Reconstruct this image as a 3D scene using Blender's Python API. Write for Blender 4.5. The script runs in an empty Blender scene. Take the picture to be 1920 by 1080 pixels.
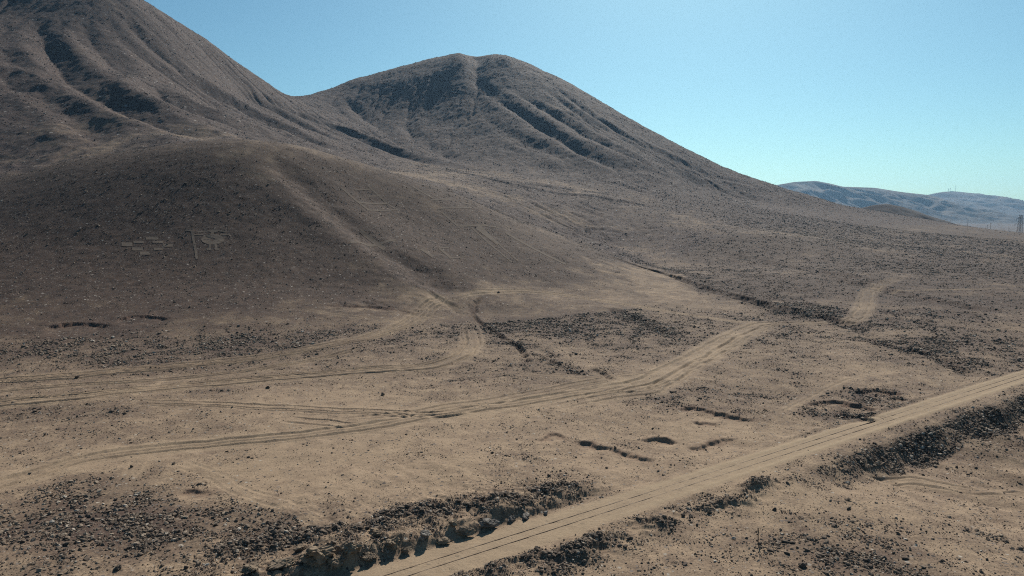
import bpy, math, random, time
import numpy as np
from mathutils import Vector, Matrix
T0 = time.time()
random.seed(7)
RNG = np.random.default_rng(11)
S = bpy.context.scene
COL = S.collection
R = math.radians

# ------------------------------------------------------------------ camera, light, exposure
CAM_H = 28.0
PITCH = R(6.2)
F = 1280.0                                   # focal length in photograph pixels (1920 wide)
cam_d = bpy.data.cameras.new('camera')
cam_d.sensor_width = 36.0
cam_d.lens = 24.0
cam_d.clip_start = 0.5
cam_d.clip_end = 60000
cam = bpy.data.objects.new('camera', cam_d)
cam.location = (0, 0, CAM_H)
cam.rotation_euler = (R(90) - PITCH, 0, 0)
COL.objects.link(cam)
S.camera = cam

SUN_EL, SUN_AZ = R(38), R(14)                # azimuth measured from +Y towards +X
world = bpy.data.worlds.new('World')
S.world = world
world.use_nodes = True
wn, wl = world.node_tree.nodes, world.node_tree.links
wn.clear()
sky = wn.new('ShaderNodeTexSky')
sky.sky_type = 'NISHITA'
sky.sun_disc = False
sky.sun_elevation = SUN_EL
sky.sun_rotation = SUN_AZ
sky.altitude = 900
sky.air_density = 1.0
sky.dust_density = 1.6
sky.ozone_density = 2.0
tint = wn.new('ShaderNodeMix'); tint.data_type = 'RGBA'; tint.blend_type = 'MULTIPLY'
tint.inputs[0].default_value = 1.0
tint.inputs[7].default_value = (0.62, .985, 1.0, 1)   # white balance of the photograph
bg = wn.new('ShaderNodeBackground'); bg.inputs['Strength'].default_value = 0.064
wo = wn.new('ShaderNodeOutputWorld')
wl.new(sky.outputs[0], tint.inputs[6]); wl.new(tint.outputs[2], bg.inputs[0]); wl.new(bg.outputs[0], wo.inputs[0])

sun_d = bpy.data.lights.new('sun', 'SUN')
sun_d.energy = 5.0
sun_d.angle = R(0.53)
sun_d.color = (1.0, 0.93, 0.82)
sun = bpy.data.objects.new('sun', sun_d)
sd = Vector((math.sin(SUN_AZ) * math.cos(SUN_EL), math.cos(SUN_AZ) * math.cos(SUN_EL), math.sin(SUN_EL)))
sun.rotation_euler = sd.to_track_quat('Z', 'Y').to_euler()
COL.objects.link(sun)

S.render.engine = 'CYCLES'
vs = S.view_settings
vs.view_transform = 'Standard'; vs.look = 'None'; vs.gamma = 1; vs.use_curve_mapping = False
vs.exposure = 0.34
S.cycles.volume_bounces = 0
S.cycles.max_bounces = 5
S.cycles.filter_width = 1.1
S.cycles.use_denoising = False

# ------------------------------------------------------------------ small maths
CP, SP = math.cos(PITCH), math.sin(PITCH)
def ray(u, v):
    """photograph pixel -> world direction, y component 1"""
    a, b = (u - 960) / F, (540 - v) / F
    fy, fz = CP + b * SP, b * CP - SP
    return a / fy, fz / fy
def px(u, v, D):
    a, c = ray(u, v)
    return (a * D, D, CAM_H + c * D)

def _tab(seed):
    r = np.random.default_rng(seed)
    p = r.permutation(512).astype(np.int32)
    g = r.uniform(0, 2 * np.pi, 512)
    return p, np.cos(g).astype(np.float32), np.sin(g).astype(np.float32)
def noise(x, y, seed=0):
    p, gx, gy = _tab(seed)
    xi = np.floor(x).astype(np.int32); yi = np.floor(y).astype(np.int32)
    fx = (x - xi).astype(np.float32); fy = (y - yi).astype(np.float32)
    def g(ix, iy, dx, dy):
        k = p[(p[ix & 511] + iy) & 511]
        return gx[k] * dx + gy[k] * dy
    ux = fx * fx * fx * (fx * (fx * 6 - 15) + 10); uy = fy * fy * fy * (fy * (fy * 6 - 15) + 10)
    a = g(xi, yi, fx, fy); b = g(xi + 1, yi, fx - 1, fy)
    c = g(xi, yi + 1, fx, fy - 1); d = g(xi + 1, yi + 1, fx - 1, fy - 1)
    return (a + (b - a) * ux + ((c + (d - c) * ux) - (a + (b - a) * ux)) * uy) * 1.5
def fbm(x, y, scale, octs=4, seed=0, gain=0.5):
    o = np.zeros(np.shape(x), np.float32); amp = 1.0; f = 1.0 / scale
    for i in range(octs):
        o += amp * noise(x * f + 17.3 * i, y * f - 9.1 * i, seed + i); amp *= gain; f *= 2.03
    return o
def sstep(a, b, x):
    t = np.clip((x - a) / (b - a), 0, 1); return t * t * (3 - 2 * t)

# ------------------------------------------------------------------ base relief: control points
C = []                                       # world control points
def P(u, v, D): C.append(px(u, v, D))
# plain round the railway
for x in (-160, -110, -60, -20, 30, 80, 140):
    for y in (-60, 0, 40, 80, 115):
        C.append((x, y, 0.0))
for p in ((-90, 130, .6), (-60, 132, .3), (-130, 128, 1.0), (-180, 120, 1.5), (-15, 140, 0), (30, 160, 0), (60, 200, 0), (60, 130, 0), (100, 150, 0), (150, 150, 0),
          (105, 190, 1.0), (100, 250, 1.8), (110, 300, 2.5), (150, 220, .5), (200, 200, 0), (300, 200, 0), (300, 300, 0), (450, 400, 0), (320, 90, -1), (600, 200, -3), (600, 600, 0), (480, 560, 3), (800, 850, -1),
          (0, -250, 0), (-250, -150, 0), (250, -200, 0), (-400, 0, 0), (-330, 120, 3), (450, -50, -1), (1000, 700, -6), (900, 300, -5), (-500, -200, 0)): C.append(p)
# geoglyph hill: crest seen against the valley
for a in ((0, 335, 270), (100, 310, 266), (200, 288, 262), (330, 270, 260), (430, 265, 260), (500, 269, 264), (560, 280, 270), (640, 300, 278), (740, 330, 290),
          (850, 362, 303), (960, 408, 322), (1060, 442, 350), (1180, 490, 371)): P(*a)
for p in ((-260, 275, 30), (-340, 250, 12), (-250, 200, 9), (-330, 330, 30)): C.append(p)
# rib and faces
for a in ((560, 380, 232), (700, 490, 208), (800, 550, 194), (880, 590, 185)): P(*a)
for p in ((-125, 143, 2.2), (-90, 145, 1.6), (-50, 152, 1.4), (-28, 166, 1.2), (-150, 198, 20), (-110, 197, 18.5), (-75, 195, 14), (-45, 192, 8.0),
          (-190, 205, 17), (-190, 150, 4), (-160, 165, 8), (-110, 168, 7.5), (-75, 170, 5.5),
          (15, 190, 1), (48, 215, .8), (68, 250, 1), (74, 300, 1.6), (-20, 238, 16), (20, 258, 10.5), (40, 300, 9.5), (-50, 262, 32), (5, 225, 6), (62, 340, 3)): C.append(p)
# valley behind the hill
for p in ((-200, 330, 46), (-135, 322, 46), (-95, 335, 45), (-50, 360, 37), (-5, 395, 26), (30, 420, 18), (52, 450, 12)): C.append(p)
# left mountain flank
for a in ((0, 20, 640), (0, 100, 540), (0, 200, 450), (0, 300, 375), (100, 250, 410), (100, 100, 560), (170, 170, 500), (250, 262, 400), (200, 60, 640), (300, 160, 570),
          (400, 200, 630), (300, 230, 450), (450, 255, 480), (330, 262, 385), (600, 280, 560), (550, 235, 690), (700, 312, 560), (480, 195, 760)): P(*a)
# ridge of the left mountain, saddle, two peaks, right shoulder
for a in ((230, 0, 700), (330, 50, 745), (430, 112, 810), (500, 157, 920), (560, 180, 1060), (600, 172, 1110), (650, 155, 1150), (740, 135, 1180), (850, 112, 1200), (895, 122, 1210), (950, 113, 1200),
          (1050, 155, 1150), (1150, 210, 1100), (1240, 262, 1050), (1330, 303, 1000), (1450, 347, 950), (1600, 388, 900), (1700, 405, 880), (1780, 420, 860), (1920, 440, 850)): P(*a)
for u, v, D in ((740, 135, 1180), (850, 112, 1200), (895, 122, 1210), (950, 113, 1200), (1050, 155, 1150), (1150, 210, 1100), (1240, 262, 1050), (1330, 303, 1000), (650, 155, 1150)):
    x_, y_, z_ = px(u, v, D); C.append((x_ * 1.06, y_ + 70, z_ - (24 if u < 1100 else 15)))
# faces of the central mountain
for a in ((870, 240, 890), (700, 220, 970), (650, 215, 975), (760, 300, 740), (960, 220, 890), (1200, 300, 780), (1050, 250, 840), (900, 330, 620), (820, 330, 560), (1100, 380, 560), (1100, 320, 740), (1300, 350, 800),
          (1300, 400, 560), (1400, 440, 450), (1450, 390, 720), (1600, 450, 500), (1900, 480, 420), (1000, 395, 450)): P(*a)
# far sides
for p in ((-620, 750, 330), (-620, 500, 190), (-560, 350, 100), (-560, 200, 40), (-700, 950, 300), (-480, 1000, 225), (-340, 1350, 150), (-100, 1450, 190), (100, 1400, 160), (250, 1250, 60),
          (420, 1200, 10), (600, 1100, 0), (-500, 1500, 60), (0, 1700, 30), (-900, 600, 250), (-900, 1100, 200), (800, 1200, -10), (300, 1600, -5), (-900, 200, 60)): C.append(p)
C = np.array(C, np.float64)
def tps_fit(c, reg=2e-4):
    xy = c[:, :2] / 500.0; n = len(c)
    d2 = ((xy[:, None] - xy[None]) ** 2).sum(-1)
    K = 0.5 * d2 * np.log(d2 + 1e-12) + reg * np.eye(n)
    Pm = np.c_[np.ones(n), xy]
    A = np.block([[K, Pm], [Pm.T, np.zeros((3, 3))]])
    return np.linalg.solve(A, np.r_[c[:, 2], 0, 0, 0])
W = tps_fit(C)
def base_h(x, y):
    sh = np.shape(x); x = np.ravel(x).astype(np.float32) / 500; y = np.ravel(y).astype(np.float32) / 500
    out = np.full(x.shape, W[-3], np.float32) + np.float32(W[-2]) * x + np.float32(W[-1]) * y
    cx = (C[:, 0] / 500).astype(np.float32); cy = (C[:, 1] / 500).astype(np.float32)
    for i in range(len(C)):
        d2 = (x - cx[i]) ** 2 + (y - cy[i]) ** 2
        out += np.float32(0.5 * W[i]) * d2 * np.log(d2 + np.float32(1e-12))
    return out.reshape(sh)

# ------------------------------------------------------------------ polar ground sheet (fine near, coarse far and behind)
th = [R(-41)]
while th[-1] < R(41): th.append(th[-1] + R(0.108))
side = [R(a) for a in np.arange(42.5, 180, 3.5)]
th = np.array([-a for a in side[::-1]] + th + side)
rr = [0.05, 5, 10, 15, 20, 25, 30, 34, 38, 41, 44, 46, 48]
while rr[-1] < 9000:
    r = rr[-1]
    rr.append(r + (0.15 if r < 60 else 0.15 + (r - 60) * 0.0018 if r < 150 else 0.42 if r < 330 else 1.2 if r < 640 else 1.9 if r < 1260 else r * 0.03))
rr = np.array(rr)
TH, RR = np.meshgrid(th, rr, indexing='ij')
X = (np.sin(TH) * RR).astype(np.float32); Y = (np.cos(TH) * RR).astype(np.float32)
# evaluate the smooth relief on a coarse polar grid and interpolate it
tc = np.concatenate([th[:len(side)], np.linspace(R(-41), R(41), 190), th[-len(side):]])
rc = np.unique(np.concatenate([rr[::4], [rr[-1]]]))
TC, RC = np.meshgrid(tc, rc, indexing='ij')
ZC = base_h(np.sin(TC) * RC, np.cos(TC) * RC)
def interp2(tt, rq, ta, ra, G):
    i = np.clip(np.searchsorted(ta, tt) - 1, 0, len(ta) - 2); j = np.clip(np.searchsorted(ra, rq) - 1, 0, len(ra) - 2)
    a = ((tt - ta[i]) / (ta[i + 1] - ta[i])).astype(np.float32); b = ((rq - ra[j]) / (ra[j + 1] - ra[j])).astype(np.float32)
    a = np.clip(a, 0, 1); b = np.clip(b, 0, 1)
    return G[i, j] * (1 - a) * (1 - b) + G[i + 1, j] * a * (1 - b) + G[i, j + 1] * (1 - a) * b + G[i + 1, j + 1] * a * b
Z = interp2(TH, RR, tc, rc, ZC).astype(np.float32)
FAR = sstep(1350, 2300, RR).astype(np.float32)
Z = Z * (1 - FAR) + FAR * (-32 + 4 * fbm(X, Y, 900, 3, 90))
print('base', time.time() - T0)

def hit(u, v, dmin=44):
    """where the line of sight of photograph pixel (u, v) meets the present ground sheet"""
    a, c = ray(u, v); t = math.atan(a); k = math.cos(t)
    i = int(np.clip(np.searchsorted(th, t) - 1, 0, len(th) - 2)); f = (t - th[i]) / (th[i + 1] - th[i])
    zc = Z[i] * (1 - f) + Z[i + 1] * f
    los = CAM_H + c * rr * k
    m = (los <= zc) & (rr > dmin)
    j = int(np.argmax(m)) if m.any() else len(rr) - 1
    e0, e1 = los[j - 1] - zc[j - 1], los[j] - zc[j]
    g = e0 / (e0 - e1) if e0 != e1 else 0
    r = rr[j - 1] + np.clip(g, 0, 1) * (rr[j] - rr[j - 1])
    return np.array([math.sin(t) * r, math.cos(t) * r, CAM_H + c * r * k])
def gz(x, y, G=None):
    """bilinear lookup in the polar sheet"""
    x = np.asarray(x, float); y = np.asarray(y, float)
    return interp2(np.arctan2(x, y), np.hypot(x, y), th, rr, Z if G is None else G)
def line(pts, n=None):
    """pixel polyline -> smooth world polyline on the ground (catmull-rom)"""
    w = np.array([hit(*p)[:2] for p in pts])
    if len(w) < 3: return w
    q = np.r_[[2 * w[0] - w[1]], w, [2 * w[-1] - w[-2]]]; out = []
    for i in range(1, len(q) - 2):
        p0, p1, p2, p3 = q[i - 1:i + 3]
        for t in np.linspace(0, 1, n or 6, endpoint=False):
            out.append(.5 * (2 * p1 + (p2 - p0) * t + (2 * p0 - 5 * p1 + 4 * p2 - p3) * t * t + (3 * p1 - p0 - 3 * p2 + p3) * t ** 3))
    out.append(q[-2]); return np.array(out)
def near_line(pl, reach, XX=None, YY=None):
    """indices of vertices within reach of a polyline, signed distance (+ = right of travel), fraction along"""
    XX = X if XX is None else XX; YY = Y if YY is None else YY
    lo = pl.min(0) - reach; hi = pl.max(0) + reach
    idx = np.nonzero((XX > lo[0]) & (XX < hi[0]) & (YY > lo[1]) & (YY < hi[1]))
    x = XX[idx].astype(np.float32); y = YY[idx].astype(np.float32)
    best = np.full(x.shape, 1e9, np.float32); sg = np.zeros(x.shape, np.float32); al = np.zeros(x.shape, np.float32)
    n = len(pl) - 1
    for k in range(n):
        a, b = pl[k], pl[k + 1]; d = b - a; L2 = float(d @ d) + 1e-9
        m = np.nonzero((x > min(a[0], b[0]) - reach) & (x < max(a[0], b[0]) + reach) & (y > min(a[1], b[1]) - reach) & (y < max(a[1], b[1]) + reach))[0]
        if not len(m): continue
        px_, py_ = x[m] - a[0], y[m] - a[1]
        t = np.clip((px_ * d[0] + py_ * d[1]) / L2, 0, 1)
        ex, ey = px_ - t * d[0], py_ - t * d[1]
        dd = np.hypot(ex, ey); up = dd < best[m]; mm = m[up]
        best[mm] = dd[up]; sg[mm] = np.sign(px_ * d[1] - py_ * d[0])[up]; al[mm] = ((k + t) / n)[up]
    w = best < reach
    return (idx[0][w], idx[1][w]), best[w] * np.where(sg[w] == 0, 1, sg[w]), al[w]

# colour fields carried by the ground: pavement (dark stone cover) 0..1, track (fresh pale soil) 0..1, reddish tint (soil, plus painted shade along scarps)
PAVE = np.zeros(X.shape, np.float32); TRACK = np.zeros(X.shape, np.float32); REDD = np.zeros(X.shape, np.float32)
STONE = np.ones(X.shape, np.float32)          # how many loose stones may lie here

# ------------------------------------------------------------------ mountains: gullies by running water
hill_poly = np.array([(-400, 150), (-130, 141), (-50, 149), (-15, 172), (30, 190), (62, 225), (76, 290), (72, 371), (40, 405), (0, 380), (-50, 350), (-95, 325), (-200, 320), (-400, 320)], float)
def inside(poly, x, y):
    c = np.zeros(np.shape(x), bool); n = len(poly)
    for i in range(n):
        x1, y1 = poly[i]; x2, y2 = poly[(i + 1) % n]
        if y1 == y2: continue
        m = (y1 > y) != (y2 > y)
        c ^= m & (x < (x2 - x1) * (y - y1) / (y2 - y1) + x1)
    return c
GX0, GY0, GS = -760.0, 300.0, 3.0
gx = np.arange(GX0, 800, GS); gy = np.arange(GY0, 1420, GS)
GXX, GYY = np.meshgrid(gx, gy, indexing='ij')
g0 = base_h(GXX, GYY).astype(np.float64)
def carve(pts, depth, width, lift=0.25):
    pl = line(pts)
    idx, d, al = near_line(pl, width * 2.2, GXX, GYY)
    w = width * (0.5 + 0.5 * np.minimum(1, al * 3))
    tap = np.minimum(1, np.minimum(al * 5, (1 - al) * 5))
    s = np.abs(d) / w
    g1[idx] -= (.62 if pts[0][0] > 700 else .85) * depth * tap * (np.maximum(0, 1 - s) - lift * np.exp(-((s - 1.25) / .45) ** 2))
g1 = g0.copy()
slope0 = np.hypot(*np.gradient(g0, GS))
mount = sstep(0.10, 0.30, slope0)
hm = inside(hill_poly, GXX, GYY)
g1 += mount * (2.2 * fbm(GXX, GYY, 120, 3, 30) + 1.3 * fbm(GXX, GYY, 30, 4, 35))
carve([(55, 30), (85, 75), (108, 115), (135, 148), (190, 178), (260, 212), (330, 236), (385, 256), (425, 264)], 8, 19)
carve([(0, 92), (45, 125), (70, 160), (110, 195), (170, 240), (215, 282)], 4.5, 14)
carve([(0, 130), (20, 155), (40, 175)], 6, 16)
carve([(285, 140), (300, 175), (345, 200), (420, 228), (500, 250), (575, 268)], 8.5, 22)
carve([(345, 140), (390, 170), (450, 200), (510, 232), (570, 258), (650, 286)], 8, 16)
carve([(420, 158), (480, 190), (540, 222), (600, 252), (680, 282), (760, 305)], 6.5, 13)
carve([(470, 175), (540, 205), (620, 240), (700, 272), (790, 303), (880, 322)], 6, 13)
carve([(560, 215), (640, 243), (730, 280), (830, 308), (950, 330)], 5, 12)
carve([(790, 180), (765, 225), (775, 255), (830, 288), (900, 312)], 4.5, 14)
carve([(880, 130), (935, 185), (1010, 235), (1100, 285), (1190, 325)], 5, 14)
carve([(960, 170), (1040, 215), (1130, 268), (1230, 315), (1320, 345)], 5.5, 13)
carve([(1010, 160), (1090, 215), (1180, 265), (1280, 315), (1370, 345)], 5.5, 13)
carve([(1100, 210), (1190, 262), (1290, 312), (1380, 345)], 4.5, 12)
carve([(900, 215), (960, 255), (1030, 285), (1080, 310)], 4, 14)
carve([(930, 185), (985, 215), (1050, 255), (1120, 300), (1200, 330)], 4, 10)
carve([(1040, 165), (1120, 222), (1210, 275), (1310, 322)], 4, 11)
carve([(1060, 200), (1140, 250), (1240, 300), (1340, 338)], 4, 9)
carve([(1160, 240), (1240, 285), (1330, 325), (1420, 352)], 3.5, 10)
carve([(520, 190), (590, 220), (680, 258), (770, 292)], 4, 9)
carve([(400, 185), (450, 212), (520, 245)], 4, 9)
carve([(640, 180), (690, 225), (740, 262)], 3, 14)
carve([(150, 40), (175, 80), (215, 120), (260, 150)], 4, 16)
carve([(230, 30), (265, 70), (310, 110), (360, 145)], 3.5, 13)
H_, W_ = g1.shape
def erode(z, iters=7, K=0.013):
    n = z.size
    ii, jj = np.meshgrid(np.arange(H_), np.arange(W_), indexing='ij')
    offs = [(-1, -1), (-1, 0), (-1, 1), (0, -1), (0, 1), (1, -1), (1, 0), (1, 1)]
    for it in range(iters):
        zp = np.pad(z, 1, mode='edge'); bs = np.zeros(z.shape); rec = (ii * W_ + jj).copy()
        for a, b in offs:
            s = (z - zp[1 + a:H_ + 1 + a, 1 + b:W_ + 1 + b]) / (GS * math.hypot(a, b))
            tgt = np.clip(ii + a, 0, H_ - 1) * W_ + np.clip(jj + b, 0, W_ - 1)
            up = s > bs; bs[up] = s[up]; rec[up] = tgt[up]
        order = np.argsort(-z.ravel()).tolist(); A = [1.0] * n; rl = rec.ravel().tolist()
        for k in order:
            q = rl[k]
            if q != k: A[q] += A[k]
        A = np.array(A).reshape(z.shape)
        drop = K * np.minimum(A, 900) ** 0.5 * bs * GS
        zr = z.ravel()[rec]
        z = z - np.minimum(drop, 0.45 * np.maximum(z - zr, 0))
        zp = np.pad(z, 1, mode='edge')
        lap = zp[2:, 1:-1] + zp[:-2, 1:-1] + zp[1:-1, 2:] + zp[1:-1, :-2] - 4 * z
        z = z + 0.045 * lap
    return z, A
def blur(a, n, times=3):
    for _ in range(times):
        for ax in (0, 1):
            q = np.pad(a, [(n, n) if k == ax else (0, 0) for k in (0, 1)], mode='edge')
            cs = np.cumsum(q, axis=ax); w = 2 * n + 1
            cs = np.concatenate([np.zeros_like(np.take(cs, [0], ax)), cs], ax)
            a = (np.take(cs, range(w, cs.shape[ax]), ax) - np.take(cs, range(0, cs.shape[ax] - w), ax)) / w
    return a
col = hit(895, 123); m_ = np.abs(GXX - (col[0] + (GYY - col[1]) * col[0] / col[1])) 
g1 -= 13 * np.exp(-(m_ / 14) ** 2) * np.exp(-((GYY - col[1] - 30) / 110) ** 2)
for u_, v_, a_ in ((856, 112, 8.0), (946, 113, 9.0)):
    pk = hit(u_, v_ + 3); g1 += a_ * np.exp(-np.abs((GXX - pk[0]) / 17) ** 1.4 - ((GYY - pk[1]) / 45) ** 2)
g2, ACC = erode(g1)
dz = g2 - g0
dz = dz - .8 * blur(dz, 18)
edge = np.minimum.reduce([sstep(0, 60, GXX - GX0), sstep(0, 60, gx[-1] - GXX), sstep(0, 40, GYY - GY0 - 20), sstep(0, 60, gy[-1] - GYY)])
fan = 0.35 + 0.65 * mount
dz = 0.95 * dz * edge * fan * (1 - blur(hm.astype(float), 3))
def gsamp(G, x, y):
    fi = np.clip((x - GX0) / GS, 0, H_ - 1.001); fj = np.clip((y - GY0) / GS, 0, W_ - 1.001)
    i = fi.astype(int); j = fj.astype(int); a = fi - i; b = fj - j
    return G[i, j] * (1 - a) * (1 - b) + G[i + 1, j] * a * (1 - b) + G[i, j + 1] * (1 - a) * b + G[i + 1, j + 1] * a * b
ing = (X > GX0) & (X < gx[-1]) & (Y > GY0) & (Y < gy[-1])
Z[ing] += gsamp(dz, X[ing], Y[ing]).astype(np.float32)
MT = np.zeros(X.shape, np.float32); MT[ing] = gsamp(mount * edge, X[ing], Y[ing])
print('erosion', time.time() - T0)

HILL = inside(hill_poly, X, Y)
# gentle relief everywhere, finer near
mid = (RR < 700)
Z[mid] += (0.35 * fbm(X[mid], Y[mid], 26, 3, 50)).astype(np.float32) * np.minimum(1, RR[mid] / 120)
nearm = (RR < 340) & (np.abs(TH) < R(42))
Z[nearm] += 0.07 * fbm(X[nearm], Y[nearm], 2.6, 3, 55) 
mm = (MT > 0.02)
Z[mm] += MT[mm] * 0.5 * fbm(X[mm], Y[mm], 7, 3, 58)

# ------------------------------------------------------------------ stone cover: where the dark pavement lies
def blob(u, v, ru, amt, asp=1.0, field=None):
    """patch of stone cover centred at a pixel's ground point; ru = half-width in metres, asp = depth / width"""
    f = PAVE if field is None else field
    c = hit(u, v); k = 2.6 * max(ru, ru * asp)
    m = np.nonzero((np.abs(X - c[0]) < k) & (np.abs(Y - c[1]) < k))
    f[m] += amt * np.exp(-(((X[m] - c[0]) / ru) ** 2 + ((Y[m] - c[1]) / (ru * asp)) ** 2))
n1 = fbm(X, Y, 40, 4, 70); n2 = fbm(X, Y, 9, 4, 75)
n3 = fbm(X, Y, 3.0, 3, 78)
PAVE += 0.27 + 0.22 * n1 + 0.20 * n2 + 0.12 * n3
PAVE += HILL * (0.64 - .14 * sstep(-70, 10, X)) * sstep(.4, 12, Z + 1.6 * n2) + .16 * sstep(105, 165, RR) * sstep(.25, -.1, TH) + MT * 0.48
PAVE += (sstep(120, 300, RR) * sstep(.05, .42, TH) * 0.50 + sstep(300, 600, RR) * .0) * (~HILL)
for b in ((150, 430, 34, .55, .7), (330, 480, 28, .50, .6), (60, 470, 34, .45, .7), (450, 420, 18, .35, .7), (350, 560, 22, .35, .4), (120, 620, 13, .45, .35), (260, 605, 14, .4, .4), (560, 520, 16, .3, .5),
          (320, 350, 22, .25, .7), (720, 420, 22, .38, .6), (660, 360, 20, .32, .7), (860, 440, 20, .25, .6), (960, 490, 18, .2, .6), (1000, 600, 8, .25, .6), (1150, 590, 7, .4, .4), (1250, 625, 6, .35, .4),
          (250, 680, 5, .3, .3), (100, 985, 13, .16, .6), (250, 960, 12, .14, .6), (1300, 470, 40, .3, .6), (1420, 540, 26, .35, .4), (1750, 560, 30, .3, .5), (1800, 640, 16, .3, .4),
          (1640, 735, 6, .45, .5), (1580, 775, 4, .35, .5), (1500, 1040, 9, .3, .6), (1000, 620, 26, .24, .8), (1250, 600, 24, .22, .9), (520, 640, 26, .2, .5), (150, 660, 22, .22, .5), (1450, 680, 16, .18, .7), (950, 690, 14, .14, .6), (1250, 505, 16, .5, .35), (1340, 530, 14, .5, .35), (1440, 560, 11, .5, .35), (1530, 585, 8, .45, .4), (1660, 610, 9, .35, .4), (1800, 590, 14, .3, .4), (60, 1010, 11, .36, .6), (190, 1000, 10, .32, .6), (320, 1005, 9, .28, .6), (300, 930, 8, .22, .6), (480, 990, 7, .2, .5), (120, 920, 9, .2, .5), (1450, 1000, 6, .3, .6), (1600, 1060, 6, .35, .5), (1700, 980, 8, .25, .4), (1800, 500, 60, .25, .5), (1400, 740, 6, .25, .3)):
    blob(*b)
for b in ((470, 300, 10, -.12, 1.6), (560, 390, 9, -.20, 1.6), (700, 505, 8, -.22, 1.3), (800, 560, 8, -.2, 1), (200, 715, 30, -.15, .3), (700, 750, 25, -.15, .35), (150, 275, 70, -.30, .8), (330, 250, 40, -.25, .7), (480, 268, 45, -.3, .8), (620, 295, 55, -.3, .7), (780, 330, 60, -.28, .6), (950, 375, 70, -.25, .5), (1080, 405, 60, -.22, .4), (600, 900, 20, -.22, .5), (1330, 700, 14, -.2, .5),
          (1130, 860, 8, -.25, .4), (1330, 800, 7, -.25, .4), (1100, 420, 26, -.15, .5), (960, 410, 20, -.1, 1)):
    blob(*b)

# ------------------------------------------------------------------ railway: straight line, in a shallow cut to the left, on a low bank to the right
RA, RB = hit(747, 1079)[:2], hit(1918, 707)[:2]
rdir = (RB - RA) / np.linalg.norm(RB - RA); rnor = np.array([rdir[1], -rdir[0]])     # rnor points to the camera's side
RS = (X - RA[0]) * rdir[0] + (Y - RA[1]) * rdir[1]
RD = (X - RA[0]) * rnor[0] + (Y - RA[1]) * rnor[1]
def along(u, v):
    q = hit(u, v)[:2] - RA; return float(q @ rdir)
sA, sB = along(1130, 930), along(1420, 866)
wob = 0.5 * fbm(RS, RD, 5, 3, 81) + 0.25 * fbm(RS, RD, 1.3, 2, 84)
bankL = (1 - sstep(sA - 10, sA + 6, RS)) * (1 - sstep(16, 30, -RD)) * (RD < 0)
rise = sstep(2.7, 4.3, -RD + 0.8 * wob) * (0.55 + 0.45 * sstep(7, 14, 16 - -RD))
Z += bankL * (1.3 * rise * (0.85 + 0.35 * fbm(RS, RD * .5, 6, 3, 86)) + rise * (0.55 * np.abs(fbm(RS, RD, 1.7, 4, 88)) - .12) * (1 - .7 * sstep(7, 14, -RD)))
cl = np.abs(RD) < 60
drop = sstep(sB - 8, sB + 16, RS) * (1 - sstep(260, 330, RS)) * np.clip(.85 + .5 * fbm(RS, RD * .3, 9, 3, 83), .3, 1.3)
Z -= np.where(cl, drop * sstep(4.2, 8.6, RD + 0.6 * wob) * (1 - sstep(16, 55, RD)) * 2.1, 0)
Z -= np.where(cl, drop * sstep(2.6, 4.0, -RD + .4 * wob) * (1 - sstep(4, 14, -RD)) * 0.35, 0)
# spoil heaps on the near side
def heap(u, v, L, Wd, hgt, rough=.5):
    c = hit(u, v)[:2] - RA; cs, cd = c @ rdir, c @ rnor
    m = np.nonzero((np.abs(RS - cs) < L * 2) & (np.abs(RD - cd) < Wd * 2.5))
    g = np.exp(-((RS[m] - cs) / L) ** 2 - ((RD[m] - cd) / Wd) ** 2)
    g = g * np.clip(.75 + 1.1 * fbm(X[m], Y[m], 2.4, 3, 94), 0, 1.5); Z[m] += .6 * hgt * g * (1 + .6 * rough * fbm(X[m], Y[m], .9, 3, 95))
    PAVE[m] += 0.5 * g; STONE[m] += 6 * g
heap(960, 1062, 3.5, 1.5, .9); heap(1100, 1030, 4.5, 1.6, 1.0); heap(1220, 985, 3.5, 1.4, .9); heap(1375, 942, 5.5, 1.5, 1.0); heap(1430, 905, 3.5, 1.2, .8); heap(830, 1080, 3, 1.5, .6)
heap(1050, 915, 4.5, 1.2, .8); heap(900, 945, 4.5, 1.1, .6); heap(790, 955, 3.5, 1.2, .8); heap(560, 1010, 3.5, 1.2, .6); heap(450, 1025, 3, 1.0, .5); heap(700, 985, 3, 1.2, .6)
bed = np.exp(-(np.maximum(0, np.abs(RD + .15 * wob) - 1.65 - .3 * (1 - sstep(sA - 20, sB, RS))) / .4) ** 2) * (RS > -60) * (RS < 330)
flat = sstep(3.2, 2.3, np.abs(RD)) if False else (1 - sstep(2.3, 3.2, np.abs(RD)))
inr = (RS > -60) & (RS < 330)
BEDZ = 0.02
Z = np.where(inr, Z * (1 - flat) + flat * (BEDZ + 0.03 * fbm(X, Y, 1.5, 3, 99) + 0.06 * np.exp(-((np.abs(RD) - 1.55) / .35) ** 2) * sstep(sA - 20, sB + 30, RS)), Z).astype(np.float32)
# keep the sand just below the railheads inside the gauge
stripes = np.exp(-((np.abs(RD) - 1.5) / .25) ** 2) * sstep(sA - 25, sB, RS)
TRACK = np.maximum(TRACK, bed * (.50 + .5 * stripes)); PAVE -= 0.5 * bed; STONE *= 1 - 0.97 * bed
slopeband = np.where(cl, drop * sstep(4.4, 5.6, RD + .8 * wob) * (1 - sstep(7.8, 9.6, RD + wob)), 0)
PAVE += slopeband * (.42 + .5 * fbm(X, Y, 2.2, 3, 84)); STONE += 6 * slopeband
cutband = bankL * sstep(2.8, 3.6, -RD) * (1 - sstep(6.5, 9, -RD))
PAVE += cutband * (.02 + .3 * fbm(X, Y, 1.8, 3, 87)); STONE += 1.8 * cutband

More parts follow.
